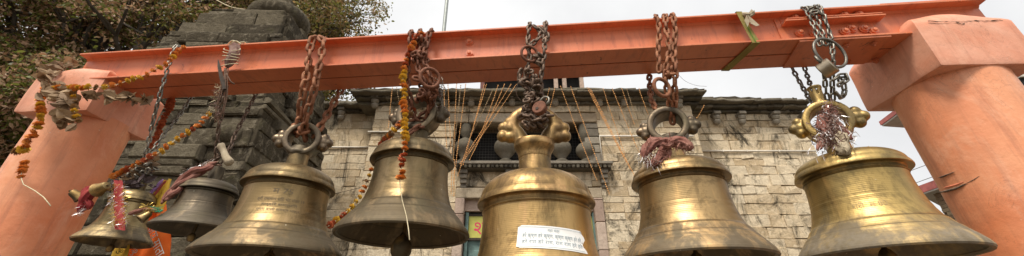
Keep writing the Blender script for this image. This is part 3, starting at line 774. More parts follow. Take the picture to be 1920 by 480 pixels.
c1 = chain('grey steel chain beside the left column, down to the smallest main bell',
    [strand([(325, 90, FR), (321, 108, FR), (308, 150, FR), (298, 185, -.14), (284, 240, -.08), (277, 275, -.05), (262, 325, -.02), (248, 350, 0)]), backs(0, [(357, 184, BK), (334, 220, .12), (300, 262, .06), (262, 318, .02), (240, 352, 0)])],
    .042, .024, .0042, M['zinc'], [(at(268, 325, -.03), .05, 14)], seed=1)
c2 = chain('thin rusty chain behind the frayed rope, holding the dark grey bell',
    [[at(425, 150, FR), at(420, 180, -.14), at(412, 220, -.09), at(408, 262, -.04), at(404, 305, 0)], backs(0, [(478, 180, BK), (462, 212, .12), (442, 250, .06), (426, 290, .01), (410, 312, 0)])],
    .046, .026, .0045, M['rust_dark'], [(at(405, 300, 0), .03, 8)], seed=2)
c3 = chain('rusty double chain down to the bell with engraved writing',
    [strand([(590, 60, FR), (582, 85, FR), (578, 120, FR), (571, 160, FR), (563, 205, -.09), (560, 240, -.03), (556, 262, .0)]),
     strand([(602, 58, FR), (606, 82, FR), (598, 125, FR), (590, 165, FR), (577, 210, -.09), (570, 246, -.03), (574, 265, .02)]),
     backs(0, [(640, 168, BK), (622, 200, .12), (604, 232, .07), (586, 258, .03)])],
    .072, .044, .0080, M['rust_orange'], [(at(565, 245, -.02), .028, 7)], seed=3)
c4 = chain('tangled rusty red chain wrapped thickly above the smoky bronze bell',
    [strand([(768, 60, FR), (769, 90, FR), (764, 130, FR), (766, 170, -.13), (776, 215, -.06), (790, 240, -.02)]),
     strand([(785, 58, FR), (790, 90, FR), (782, 120, FR), (795, 155, -.13), (806, 200, -.06), (798, 232, -.02)]),
     strand([(806, 57, FR), (800, 85, FR), (795, 115, FR), (810, 150, -.13), (812, 190, -.07), (800, 215, -.03)]),
     [at(742, 240, -.10), at(757, 225, -.09), at(775, 222, -.06), at(790, 232, -.02)],
     [at(752, 262, -.10), at(768, 250, -.09), at(782, 238, -.08), at(800, 235, -.02)]],
    .056, .034, .0066, M['rust_red'], [(at(800, 168, -.11), .055, 30), (at(785, 110, -.16), .035, 10), (at(790, 75, -.155), .028, 8), (at(797, 215, -.01), .030, 6)], seed=4)
ring_part(c4, at(806, 146, -.17), .052, .0095, M['rust_red'], Euler((.15, -.2, .5)).to_matrix())
c5 = chain('dark tangled chain with a rusty ring above the largest golden bell',
    [strand([(993, 46, FR), (990, 75, FR), (993, 110, FR), (986, 140, -.15), (996, 180, -.10), (1002, 215, -.04), (1008, 240, 0)]),
     strand([(1023, 45, FR), (1022, 75, FR), (1018, 120, FR), (1013, 160, -.13), (1020, 200, -.08), (1014, 240, -.03)]),
     [at(1000, 48, FR), at(1016, 62, FR), at(1003, 78, FR), at(986, 92, FR)],
     [at(1010, 52, FR), at(1030, 68, FR), at(1018, 78, FR)],
     [at(972, 222, -.09), at(988, 214, -.11), at(1004, 226, -.11), at(1022, 218, -.11), at(1040, 216, -.09)],
     [at(978, 130, -.15), at(972, 150, -.14), at(990, 165, -.14), at(1000, 195, -.12)]],
    .050, .031, .0062, M['rust_dark'], [(at(996, 150, -.15), .045, 16), (at(1005, 222, -.06), .055, 34), (at(1000, 185, -.12), .040, 16), (at(1006, 110, -.155), .028, 8)], seed=5)
ring_part(c5, at(993, 101, -.168), .045, .0075, M['rust_red'], Euler((.1, 0, .3)).to_matrix())
c6 = chain('heavy rusty orange chain in three strands above the bell with the pink bow',
    [strand([(1232, 30, FR), (1236, 55, FR), (1234, 90, FR), (1236, 125, FR), (1238, 150, -.13)]),
     strand([(1248, 26, FR), (1250, 60, FR), (1256, 95, FR), (1248, 125, FR), (1250, 165, -.12), (1256, 195, -.07), (1262, 235, -.01)]),
     strand([(1263, 27, FR), (1266, 60, FR), (1264, 95, FR), (1266, 130, FR), (1265, 165, -.12), (1266, 195, -.07), (1263, 222, -.02)]),
     backs(0, [(1217, 140, BK), (1219, 165, .11), (1222, 190, .05), (1238, 215, .01)])],
    .056, .034, .0066, M['rust_orange'], [(at(1256, 135, -.14), .022, 5)], seed=6)
ring_part(c6, at(1241, 164, -.165), .046, .0095, M['rust_orange'], Euler((.1, -.25, .35)).to_matrix())
c7 = chain('clean grey steel chain hanging with a padlock near the right column',
    [strand([(1514, 18, FR), (1524, 45, FR), (1534, 72, FR), (1541, 95, -.155)]),
     strand([(1524, 15, FR), (1534, 40, FR), (1543, 66, FR), (1552, 92, -.155)]),
     strand([(1540, 16, FR), (1549, 42, FR), (1557, 70, FR), (1562, 110, -.155), (1560, 150, -.10), (1562, 186, -.05), (1560, 212, 0)]),
     [at(1545, 138, -.13), at(1548, 165, -.09), at(1552, 190, -.05)],
     [at(1562, 150, -.12), at(1578, 140, -.13), at(1592, 145, -.13), at(1575, 158, -.13), at(1560, 165, -.12)],
     [at(1566, 172, -.10), at(1580, 185, -.09), at(1583, 160, -.1), at(1572, 148, -.12)],
     backs(0, [(1487, 131, BK), (1503, 160, .12), (1520, 188, .06), (1540, 205, 0)]),
     backs(0, [(1509, 128, BK), (1516, 150, .12), (1528, 180, .06), (1545, 200, 0)])],
    .044, .025, .0045, M['zinc'], [(at(1528, 22, -.155), .02, 6)], seed=7)
ring_part(c7, at(1556, 99, -.168), .082, .0072, M['zinc'], Euler((.05, 0, .15)).to_matrix())
# extra short thin chain on the left of bell 6
# padlocks
def padlock(c, r, th_, mat, rot, label, shackle=True):
    t = thing('padlock', label, 'padlock', c); t.rotation_euler = rot
    mb = MB().lathe([(.0005, -th_ / 2), (r * .9, -th_ / 2), (r, -th_ / 2 + .004), (r, th_ / 2 - .004), (r * .9, th_ / 2), (.0005, th_ / 2)], 32, rot=Euler((R_(90), 0, 0)).to_matrix())
    mb.build('lock_body', mat, t, True, 40)
    mb = MB().lathe([(.0005, 0), (r * .22, 0), (r * .22, .002), (.0005, .002)], 14, (0, -th_ / 2 - .0025, -r * .3), Euler((R_(-90), 0, 0)).to_matrix()); mb.build('keyhole', M['stick'], t)
    k = r * .62; pts = [(-k, 0, r * .7), (-k, 0, r * 1.25)] + [(k * math.cos(a), 0, r * 1.25 + k * math.sin(a)) for a in [PI - i * PI / 8 for i in range(1, 8)]] + [(k, 0, r * 1.25), (k, 0, r * .7)]
    MB().tube(pts, r * .16, 8).build('shackle', M['zinc'], t, True)
    return t
padlock(at(1012, 203, -.19), .036, .030, M['rust_red'], (R_(-10), R_(35), R_(-35)), 'round rusty padlock hanging from the chain of the largest golden bell')
padlock(at(1551, 128, -.20), .040, .058, M['steel_lock'], (R_(-15), R_(-10), R_(38)), 'drum shaped steel padlock hanging by the right column')

# ------------------------------------------------------------------ garlands
def flower_me(mat, seed, k=1.0):
    rr = random.Random(seed); mb = MB()
    # layered ruffled petals round a core
    for lay, (nn, tilt, ln) in enumerate(((9, .15, 1.0), (9, .65, .95), (7, 1.1, .8))):
        for sg in (-1, 1):
            for i in range(nn):
                a = 2 * PI * (i + rr.random() * .6) / nn; t_ = tilt + rr.uniform(-.15, .15)
                d = Vector((math.cos(a) * math.cos(t_), math.sin(a) * math.cos(t_), sg * math.sin(t_) * .8)); side_ = d.cross(Vector((0, 0, 1)))
                side_ = side_.normalized() if side_.length > .1 else Vector((1, 0, 0)); l = ln * rr.uniform(.8, 1.15); w_ = .30
                nrm = d.cross(side_) * .22
                mb.add([d * .25 - side_ * w_ * .4, d * l * .75 - side_ * w_ + nrm, d * l, d * l * .8 + side_ * w_ - nrm, d * .25 + side_ * w_ * .4], [(0, 1, 2), (0, 2, 3), (0, 3, 4)])
    mb.ball((0, 0, 0), .55, 8, (1, 1, .8))
    me = bpy.data.meshes.new('flower'); me.from_pydata(mb.v, [], mb.f); me.materials.append(mat); return me
FL = {k: [flower_me(M['marigold_' + k], s_) for s_ in (1, 2)] for k in ('orange', 'yellow', 'red', 'dry')}
def garland(label, pts, size, colors, gap=.85, seed=0, string_r=.0022, cutoff=99, mat_s='string', tail=None):
    rr = random.Random(seed); path = smooth_path(pts, 7); root = path[0]
    t = thing('flower_garland', label, 'garland', root, 0, 'marigold garlands on the beam and bells')
    MB().tube([p - root for p in path] + ([p - root for p in tail] if tail else []), string_r, 5).build('string', M[mat_s], t, True)
    ps = resample(path, size * 2 * gap)[:98]
    for i, p in enumerate(ps):
        cname = colors(i / max(1, len(ps) - 1), rr); o = bpy.data.objects.new('flower', rr.choice(FL[cname])); C.objects.link(o); o.parent = t
        s_ = size * rr.uniform(.95, 1.4); o.location = p - root + Vector((rr.uniform(-1, 1), rr.uniform(-1, 1), rr.uniform(-1, 1))) * size * .2; o.scale = (s_, s_, s_ * .8)
        d = ps[min(i + 1, len(ps) - 1)] - ps[max(i - 1, 0)]
        q = d.normalized().to_track_quat('Z', 'Y') @ Euler((rr.uniform(-.5, .5), rr.uniform(-.5, .5), rr.uniform(0, 6))).to_quaternion(); o.rotation_mode = 'QUATERNION'; o.rotation_quaternion = q
    return t
def oy(t, rr): return rr.choice(['orange', 'orange', 'yellow', 'yellow', 'orange', 'dry'])
def ry(t, rr): return rr.choice(['red', 'orange', 'red', 'yellow', 'dry'])
def front_g(t, rr):
    if t < .3: return rr.choice(['orange', 'red', 'orange'])
    if t < .52: return rr.choice(['yellow', 'yellow', 'orange'])
    if t < .62: return 'orange'
    if t < .8: return 'yellow'
    return rr.choice(['orange', 'red'])
garland('long orange and yellow marigold garland hanging down in front of the smoky bronze bell',
    [at(790, 62, -.17), at(776, 78, -.18), at(764, 105, -.18), at(756, 135, -.18), at(757, 180, -.19), at(758, 220, -.215), at(759, 260, -.245), at(755, 300, -.255), at(750, 338, -.262)], .0175, front_g, .80, 1,
    tail=[at(750, 345, -.262), at(754, 375, -.27), at(762, 405, -.28), at(766, 430, -.30), at(768, 450, -.33)])
garland('thinning red and yellow garland slung between the engraved bell and the smoky bronze bell',
    [at(775, 205, -.08), at(750, 232, -.10), at(735, 248, -.09), at(716, 270, .06), at(704, 300, .08), at(695, 320, .08), at(686, 345, .08), at(673, 370, .06), at(652, 395, .02), at(632, 412, -.04), at(616, 424, -.10)], .0150, ry, 1.0, 2)
garland('marigold garland running from the beam across the left capital',
    [at(345, 88, -.15), at(330, 98, -.16), at(316, 116, -.19), at(292, 130, -.20), at(262, 145, -.22), at(238, 152, -.22), at(214, 160, -.25), at(190, 163, -.27), at(165, 164, -.30), at(132, 164, -.28), at(105, 165, -.26), at(84, 166, -.24)], .0165, oy, 1.02, 3)
garland('clump of marigolds trailing down the outer side of the left column',
    [at(84, 166, -.24), at(76, 186, -.24), at(77, 212, -.24), at(70, 235, -.235), at(62, 252, -.23), at(52, 268, -.22), at(44, 280, -.21), at(28, 285, -.2)], .0195, oy, .62, 4)
garland('three last marigolds dangling on a thread at the left column',
    [at(42, 306, -.215), at(41, 318, -.215), at(39, 332, -.215)], .018, lambda t, r: 'orange', .72, 5, tail=[at(44, 346, -.22), at(66, 358, -.25), at(82, 370, -.27), at(95, 386, -.28)])
garland('short row of faded marigolds falling from the left capital corner',
    [at(138, 175, -.27), at(138, 195, -.27), at(141, 215, -.27), at(148, 228, -.26)], .016, lambda t, r: r.choice(['yellow', 'dry', 'dry']), .8, 6)
garland('orange marigold garland sloping down to the smallest main bell',
    [at(392, 212, -.05), at(375, 232, -.06), at(350, 250, -.06), at(325, 266, -.06), at(300, 285, -.06), at(275, 298, -.06), at(250, 312, -.06), at(226, 324, -.05), at(210, 332, -.04)], .0165, lambda t, r: r.choice(['orange', 'orange', 'yellow', 'red']), .88, 7, string_r=.004)
garland('dark red dried garland hanging close behind the left capital',
    [at(322, 184, .14), at(316, 205, .13), at(306, 225, .12), at(296, 250, .10), at(288, 272, .08)], .020, lambda t, r: 'red', .55, 8)

# dry leaf bundles
def leaf_bundle(label, pts, spread, n_, ln, seed, mat='dry', name='dry_leaves'):
    rr = random.Random(seed); path = resample(smooth_path(pts, 6), .01); mb = MB(); ln *= 1.25
    for i in range(n_):
        c = path[int(rr.random() * (len(path) - 1))] + Vector((rr.gauss(0, spread), rr.gauss(0, spread * .6), rr.gauss(0, spread)))
        q = Euler((rr.uniform(0, 6), rr.uniform(0, 6), rr.uniform(0, 6))).to_matrix(); l = ln * rr.uniform(.6, 1.2); w_ = l * rr.uniform(.38, .6); cu_ = rr.uniform(.1, .5)
        vs = []; K = 6
        for k in range(K + 1):
            u = k / K; ww = w_ * math.sin(PI * min(.98, u * .93 + .05)) ; zz = cu_ * l * (u - .5) ** 2 * 2
            for s_ in (-1, 0, 1): vs.append(q @ Vector((s_ * ww + rr.uniform(-1, 1) * l * .03, (u - .5) * l * 2, zz + abs(s_) * ww * .7 + rr.uniform(-1, 1) * l * .05)) + c)
        mb.add(vs, [(k * 3 + a, k * 3 + a + 1, k * 3 + a + 4, k * 3 + a + 3) for k in range(K) for a in (0, 1)])
    o = mb.build(name, M[mat], None, False, origin=tuple(path[0])); tag(o, label, 'dry leaves', 'dried leaf bundles on the left column'); return o
leaf_bundle('bundle of dry leaves lying over the top of the left capital', [at(165, 115, -.05), at(135, 118, -.10), at(108, 122, -.16), at(96, 135, -.20), at(90, 158, -.24)], .016, 34, .032, 11)
leaf_bundle('withered leaves clustered on the front of the left capital', [at(88, 165, -.26), at(108, 180, -.27), at(125, 190, -.28), at(140, 182, -.28)], .022, 40, .030, 12)
leaf_bundle('large curled dry leaf hanging below the left capital', [at(105, 205, -.26), at(118, 215, -.27), at(132, 232, -.28), at(140, 250, -.28)], .012, 16, .040, 13)
leaf_bundle('row of curled dry leaves strung along the left capital side', [at(158, 182, -.29), at(185, 180, -.27), at(215, 183, -.24), at(240, 182, -.22), at(278, 190, -.19)], .008, 28, .034, 14)

# ------------------------------------------------------------------ cloths, tinsel, rope
def cloth_roll(pts, rad, name, mat, seed, parent=None, pleats=7, amp=.22, n_=22, root=None, taper=True):
    path = resample(smooth_path(pts, 8), .008); m_ = len(path); rr = random.Random(seed); ph = rr.random() * 6
    rads = [rad * (1 + .35 * mnoise.noise(Vector((k * .12, seed, 0)))) * (min(1, .35 + 6 * min(k, m_ - 1 - k) / m_) if taper else 1) for k in range(m_)]
    mb = MB().tube(path, rads, n_, prof=lambda g, u: 1 + amp * math.sin(g * pleats / 2 * 2 + u * 9 + ph) + .25 * mnoise.noise(Vector((g, u * 7, seed))))
    if root is not None: mb.v = [tuple(Vector(v) - root) for v in mb.v]
    return mb.build(name, mat, parent, True)
def tinsel(pts, n_, ln, wd, mat, seed, parent, root, spread=.006, name='tinsel'):
    rr = random.Random(seed); path = resample(smooth_path(pts, 8), .004); mb = MB()
    for i in range(n_):
        p = path[int(rr.random() * (len(path) - 1))] + Vector((rr.gauss(0, spread), rr.gauss(0, spread), rr.gauss(0, spread)))
        d = Vector((rr.gauss(0, 1), rr.gauss(0, .8), rr.gauss(0, 1) - .1)).normalized(); s_ = d.cross(Vector((rr.random(), rr.random(), rr.random()))).normalized() * wd
        l = ln * rr.uniform(.5, 1.3); b_ = Vector((rr.gauss(0, .2), rr.gauss(0, .2), -.15)) * l
        mb.add([p - root - s_, p - root + s_, p - root + d * l * .6 + s_ + b_ * .3, p - root + d * l * .6 - s_ + b_ * .3, p - root + d * l + b_], [(0, 1, 2, 3), (3, 2, 4)])
    return mb.build(name, M[mat] if isinstance(mat, str) else mat, parent)
def sheet(grid, name, mat, parent, root, thick=.002):
    """grid of points [rows][cols] made into a thin solid cloth"""
    nr, nc = len(grid), len(grid[0]); vs = [p - root for r in grid for p in r] + [p - root + Vector((0, thick, 0)) for r in grid for p in r]; fs = []; o2 = nr * nc
    for j in range(nr - 1):
        for i in range(nc - 1):
            a = j * nc + i; fs.append((a, a + 1, a + nc + 1, a + nc)); fs.append((o2 + a, o2 + a + nc, o2 + a + nc + 1, o2 + a + 1))
    return MB().add(vs, fs).build(name, mat, parent, True)
def drape(corners, nr, nc, seed, fold=.012, freq=5, off=0):
    """corners: tl,tr,br,bl world points"""
    tl, tr_, br, bl_ = corners; g_ = []
    for j in range(nr):
        v = j / (nr - 1); row = []
        for i in range(nc):
            u = i / (nc - 1); p = tl.lerp(tr_, u).lerp(bl_.lerp(br, u), v)
            row.append(p + Vector((mnoise.noise(Vector((u * 3, v * 3, seed))) * fold, math.sin(u * freq * PI + v * 2 + seed) * fold + mnoise.noise(Vector((u * 4, v * 2, seed + 5))) * fold, mnoise.noise(Vector((u * 3, v * 3, seed + 9))) * fold * .7)))
        g_.append(row)
    return g_
GC = 'cloths and ribbons tied to the bells'
# bell 2: twisted pink cloth
rt = at(392, 318, -.03); t = thing('cloth_tie', 'twisted faded pink cloth slanting down from the neck of the dark grey bell', 'cloth', rt, 0, GC)
for k, (dx, dy) in enumerate(((0, 0), (5, 6), (-4, 5))):
    ph = k * 2.1; pts = []
    base = [(402, 303), (385, 315), (362, 325), (345, 338), (330, 352), (318, 364), (304, 378)]
    for j, (x, y) in enumerate(base): pts.append(at(x + 3.2 * math.sin(j * 1.3 + ph) + dx * .3, y + 4.5 * math.cos(j * 1.3 + ph) + dy * .5, -.07 - .012 * math.sin(j * 1.3 + ph) - .01 * j))
    cloth_roll(pts, .0145 if k == 0 else .011, 'cloth_strand', M['cloth_pink'], 20 + k, t, root=rt)
tinsel([at(x, y - 8, -.09) for x, y in ((395, 312), (375, 318), (355, 325), (338, 342))], 70, .026, .0009, 'tinsel', 3, t, rt)
rt2 = at(421, 290, -.04); t = thing('rope_stub', 'pale knotted rope end sticking up at the neck of the dark grey bell', 'rope', rt2)
MB().tube([p - rt2 for p in smooth_path([at(414, 272, -.05), at(420, 285, -.05), at(424, 296, -.05), at(432, 306, -.05)], 5)], [.018, .019, .017, .0155, .015, .015, .015, .016, .016, .017, .018, .019, .020, .021, .021, .018][:16], 12, prof=lambda g, u: 1 + .12 * math.sin(g * 5 + u * 6)).build('rope_core', M['cloth_cream'], t, True)
# bell 1: red cloth with tinsel, small bells
rt = at(225, 345, -.12); t = thing('cloth_tie', 'red cloth strip edged with silver and gold tinsel over the smallest main bell', 'cloth', rt, 0, GC)
g1 = drape((at(214, 338, -.115), at(228, 338, -.115), at(234, 432, -.155), at(215, 430, -.155)), 14, 5, 4, .004, 3); sheet(g1, 'cloth_strip', M['cloth_red'], t, rt)
tinsel([at(213, 345, -.13), at(212, 385, -.15), at(216, 425, -.165)], 80, .026, .0010, 'tinsel', 5, t, rt)
tinsel([at(231, 345, -.13), at(234, 385, -.15), at(236, 425, -.165)], 80, .022, .0010, 'tinsel', 6, t, rt)
tinsel([at(213, 345, -.13), at(212, 385, -.15), at(218, 425, -.165)], 120, .016, .0013, 'tinsel_gold', 7, t, rt)
tinsel([at(231, 345, -.13), at(232, 385, -.15), at(232, 425, -.165)], 120, .014, .0013, 'tinsel_gold', 8, t, rt)
rt = at(165, 368, -.12); t = thing('cloth_tie', 'crumpled red cloth with tinsel fringe beside the two little bells', 'cloth', rt, 0, GC)
cloth_roll([at(205, 345, -.12), at(180, 356, -.14), at(165, 368, -.14), at(158, 382, -.13), at(148, 398, -.13)], .018, 'cloth_fold', M['cloth_red'], 31, t, root=rt)
cloth_roll([at(168, 350, -.12), at(160, 368, -.14), at(168, 385, -.13), at(160, 395, -.13)], .014, 'cloth_fold', M['cloth_red'], 32, t, root=rt)
tinsel([at(160, 385, -.14), at(150, 398, -.14), at(143, 402, -.13)], 60, .024, .0010, 'tinsel', 9, t, rt)
def small_bell(c, r, ln, rot, mat, label):
    t = thing('small_bell', label, 'bell', c, 0, 'little bells tied beside the smallest main bell'); t.rotation_euler = rot
    pr = [(r * .80, .002), (r * .93, 0), (r, .003), (r * .88, ln * .2), (r * .72, ln * .5), (r * .66, ln * .8), (r * .5, ln * .95), (r * .2, ln), (r * .18, ln * 1.12), (.0004, ln * 1.14)]
    inn = [(.0004, ln * .85), (r * .45, ln * .82), (r * .60, ln * .6), (r * .68, ln * .3), (r * .80, .004)]
    MB().lathe(inn + pr[1:], 32).build('body', mat, t, True, 40)
    MB().tube([(0, 0, ln * .85), (r * .1, 0, ln * .1)], r * .07, 6).ball((r * .1, 0, ln * .05), r * .22, 10).build('clapper', M['bell_dark'], t, True)
M['sb'] = brass('little_bell_brass', (.45, .31, .14), (.16, .11, .06), .6, .05, 12, .07)
small_bell(at(181, 357, -.17), .034, .065, (R_(28), R_(70), R_(12)), M['sb'], 'little brass bell tipped on its side, mouth facing out, left of the red strip')
small_bell(at(152, 372, -.12), .027, .055, (R_(20), R_(-60), R_(20)), M['bell_dark'], 'tiny dark bell half hidden behind the crumpled red cloth')
small_bell(at(262, 412, -.17), .022, .048, (R_(-25), R_(28), 0), M['sb'], 'tiny pale brass bell tied on the right shoulder of the smallest main bell')
rt = at(275, 393, -.16); t = thing('cloth_tie', 'pink cord with yellow and green tinsel tied between the smallest and the dark grey bell', 'cloth', rt, 0, GC)
cloth_roll([at(240, 402, -.15), at(258, 396, -.16), at(278, 392, -.16), at(300, 398, -.15)], .008, 'cloth_strand', M['cloth_pink'], 35, t, root=rt)
tinsel([at(262, 385, -.16), at(280, 390, -.17), at(298, 394, -.16)], 90, .020, .0010, 'tinsel_gold', 11, t, rt); tinsel([at(292, 388, -.17), at(303, 398, -.17)], 44, .022, .0014, 'tinsel_green', 12, t, rt, .003)
leaf_bundle('dark tangle of old cloth and faded petals piled on top of the smallest main bell', [at(205, 345, -.04), at(240, 350, -.05), at(270, 345, -.02), at(272, 325, 0), at(255, 330, -.03)], .018, 60, .022, 15, 'cloth_dark', 'old_offerings')
leaf_bundle('faded petals and shreds heaped where the marigold garland meets the grey chain', [at(235, 335, -.05), at(262, 325, -.04), at(285, 312, -.02), at(278, 295, 0)], .016, 50, .018, 16, 'dry', 'faded_petals')
# orange and yellow printed cloths behind bell 1
rt = at(260, 440, .20); t = thing('printed_cloth', 'bright orange prayer cloth with white writing behind the smallest main bell', 'cloth', rt, 0, GC)
g1 = drape((at(285, 372, .18), at(305, 372, .18), at(322, 500, .22), at(205, 500, .22)), 16, 20, 1, .018, 4); sheet(g1, 'cloth', M['cloth_orange'], t, rt)
def flat_text(body, size, c, rot, mat, parent, root, name='lettering'):
    v_, f_ = text_polys(body, size); mt = rot; MB().add([mt @ Vector((p[0], p[1], 0)) + c - root for p in v_], f_).build(name, mat, parent)
rtx = Euler((R_(90), R_(48), R_(-5))).to_matrix()
flat_text('जय माता', .06, at(291, 452, .145), rtx, M['paper'], t, rt); flat_text('ॐ', .05, at(250, 474, .15), Euler((R_(90), R_(-20), R_(-5))).to_matrix(), M['paper'], t, rt)
rt = at(225, 470, .15); t = thing('printed_cloth', 'yellow cloth with dark print below the smallest main bell', 'cloth', rt, 0, GC)
sheet(drape((at(215, 458, .14), at(245, 458, .14), at(236, 500, .14), at(200, 500, .14)), 8, 8, 2, .008, 3), 'cloth', M['cloth_yellow'], t, rt)
flat_text('ॐ', .045, at(224, 472, .118), Euler((R_(90), 0, 0)).to_matrix(), M['stick'], t, rt)
rt = at(300, 360, .05); t = thing('printed_cloth', 'yellow and purple bordered cloth bunched behind the twisted pink cloth', 'cloth', rt, 0, GC)
sheet(drape((at(302, 338, .05), at(322, 336, .05), at(302, 392, .06), at(276, 382, .06)), 10, 8, 3, .012, 3), 'cloth', M['cloth_yellow'], t, rt)
cloth_roll([at(306, 336, .04), at(293, 352, .04), at(280, 366, .04), at(270, 380, .04)], .008, 'border', M['cloth_purple'], 40, t, root=rt)
cloth_roll([at(312, 338, .03), at(300, 352, .03), at(288, 368, .03)], .005, 'border', M['cloth_red'], 41, t, root=rt)
# bundle on the beam + frayed rope + stick
rt = at(436, 108, -.15); t = thing('cloth_bundle', 'grey wad of cloth bound with cord on the beam front above the dark grey bell', 'cloth', rt, 0, GC)
cloth_roll([at(440, 84, -.15), at(440, 95, -.165), at(435, 108, -.168), at(428, 122, -.162), at(424, 128, -.16)], .025, 'wad', M['cloth_grey'], 50, t, 5, .14, root=rt)
for k in range(5):
    y = 92 + k * 7.5; MB().tube([at(421 + 2 * math.cos(a) * 8 + 14 - k, y + 3 * math.sin(a + k), -.166 - .026 * math.sin(a)) - rt for a in [i * PI / 6 for i in range(-1, 8)]], .0022, 5).build('cord', M['string'], t, True)
MB().tube([p - rt for p in smooth_path([at(428, 82, -.10), at(436, 76, -.15), at(446, 80, -.15), at(458, 79, -.13), at(462, 84, -.10)], 5)], .0035, 6).tube([p - rt for p in smooth_path([at(430, 84, -.14), at(442, 77, -.16), at(452, 83, -.15)], 5)], .0035, 6).build('cord', M['string'], t, True)
t = thing('wooden_stick', 'dark charred stick stuck point up in the frayed rope', 'stick', at(412, 140, -.17)); rt = t.location
MB().tube([at(409, 112, -.17) - rt, at(411, 125, -.17) - rt, at(415, 145, -.17) - rt, at(421, 168, -.165) - rt], [.002, .009, .011, .009], 6).build('shaft', M['stick'], t)
rt = at(418, 190, -.13); t = thing('frayed_rope', 'frayed greyish rope and cloth shreds hanging under the cloth wad', 'rope', rt)
for k in range(5):
    x = 424 + rng.uniform(-5, 4); MB().tube([p - rt for p in smooth_path([at(x + 2, 128, -.16), at(x, 150, -.165), at(x - 3 + rng.uniform(-5, 5), 178, -.15), at(x - 9 + rng.uniform(-9, 7), 205, -.13), at(x - 12 + rng.uniform(-9, 8), 225 + rng.uniform(-10, 12), -.11)], 5)], rng.uniform(.0014, .0030), 6).build('strand', M['rope'], t, True)
tinsel([at(415, 165, -.14), at(408, 190, -.13), at(410, 225, -.12)], 150, .03, .0014, M['cloth_grey'], 13, t, rt, .012, 'fray')
tinsel([at(415, 155, -.14), at(404, 190, -.13), at(402, 225, -.12)], 90, .035, .0012, M['string'], 14, t, rt, .012, 'fray')
MB().tube([p - rt for p in smooth_path([at(425, 138, -.165), at(432, 152, -.155), at(440, 158, -.14)], 5)], .004, 6).build('strand', M['rope'], t, True)
# bell 6 pink bow
rt = at(1250, 285, -.14); t = thing('cloth_bow', 'faded pink cloth knotted into a bow below the ring of the golden brown bell', 'cloth', rt, 0, GC)
for k, (pts, r) in enumerate((([(1248, 266), (1228, 268), (1212, 280), (1206, 295)], .024), ([(1250, 268), (1272, 263), (1287, 270), (1295, 284)], .023), ([(1248, 268), (1242, 285), (1232, 300), (1222, 312)], .024),
                              ([(1250, 270), (1252, 288), (1246, 303), (1236, 308)], .018), ([(1240, 264), (1250, 262), (1260, 268), (1250, 274), (1240, 268)], .014), ([(1246, 266), (1225, 262), (1213, 270)], .016))):
    cloth_roll([at(x, y, -.13 - .012 * j) for j, (x, y) in enumerate(pts)], r * .72, 'cloth_fold', M['cloth_pink'], 60 + k, t, 6, .34, root=rt)
tinsel([at(1206, 275, -.14), at(1210, 300, -.16), at(1240, 310, -.17)], 120, .03, .0010, 'tinsel', 15, t, rt, .01)
tinsel([at(1215, 268, -.14), at(1215, 300, -.16), at(1240, 305, -.17), at(1250, 270, -.16), at(1290, 275, -.15)], 320, .028, .0022, M['cloth_pink'], 25, t, rt, .012, 'frayed_edge')
tinsel([at(1260, 268, -.14), at(1285, 268, -.14), at(1296, 280, -.14)], 70, .022, .0010, 'tinsel', 16, t, rt, .008)
# bell 7 tinsel cloth
rt = at(1560, 240, -.12); t = thing('cloth_tie', 'ragged mauve cloth and silver tinsel hanging over the ring of the bright brass bell', 'cloth', rt, 0, GC)
for k, pts in enumerate(([(1558, 196), (1550, 215), (1545, 235), (1550, 255)], [(1560, 200), (1565, 225), (1580, 245), (1598, 262)], [(1552, 212), (1556, 240), (1545, 262), (1532, 282)], [(1556, 205), (1540, 225), (1535, 245)])):
    cloth_roll([at(x, y, -.09 - .02 * j) for j, (x, y) in enumerate(pts)], .014, 'cloth_fold', M['cloth_pink'], 70 + k, t, 5, .3, root=rt)
cloth_roll([at(1576, 250, -.15), at(1578, 270, -.17), at(1584, 292, -.19)], .022, 'cloth_fold', M['cloth_cream'], 75, t, 6, .3, root=rt)
tinsel([at(1556, 200, -.11), at(1550, 225, -.13), at(1548, 250, -.15), at(1535, 280, -.18)], 170, .030, .0013, 'tinsel', 17, t, rt, .020)
tinsel([at(1560, 215, -.12), at(1580, 245, -.15), at(1600, 262, -.16)], 90, .026, .0013, 'tinsel', 18, t, rt, .014)
tinsel([at(1556, 205, -.11), at(1550, 250, -.15), at(1570, 275, -.18)], 420, .034, .0020, M['cloth_grey'], 19, t, rt, .022, 'shreds')
tinsel([at(1575, 262, -.16), at(1580, 285, -.18)], 60, .04, .002, M['cloth_cream'], 20, t, rt, .012, 'shreds')
# ribbon round the beam
rt = at(1405, 60, -.13); t = thing('ribbon', 'olive yellow ribbon wound round the beam with a knotted cream end', 'ribbon', rt, 0, GC)
def strip(pts, wds, name, mat, th=(0, .0018, 0)):
    vs = []; fs = []
    for k, (p, w_) in enumerate(zip(pts, wds)): vs += [p - rt - Vector((w_, 0, 0)), p - rt + Vector((w_, 0, 0)), p - rt + Vector((w_, 0, 0)) + Vector(th), p - rt + Vector((-w_, 0, 0)) + Vector(th)]
    for k in range(len(pts) - 1):
        for i in range(4): j = (i + 1) % 4; fs.append((k * 4 + i, k * 4 + j, k * 4 + 4 + j, k * 4 + 4 + i))
    MB().add(vs, fs).build(name, mat, t)
x14 = at(1412, 78, -.13).x; yb = beam_y(x14)
def bz(z, off, dx=0): return Vector((x14 + dx, yb + off, Z + z))
strip([bz(1.487, -.02, -.012), bz(1.487, -.131, -.014), bz(1.44, -.133, -.010), bz(1.36, -.132, 0), bz(1.29, -.131, .012), bz(1.275, -.131, .014)], [.016, .016, .017, .018, .020, .020], 'ribbon_front', M['cloth_olive'])
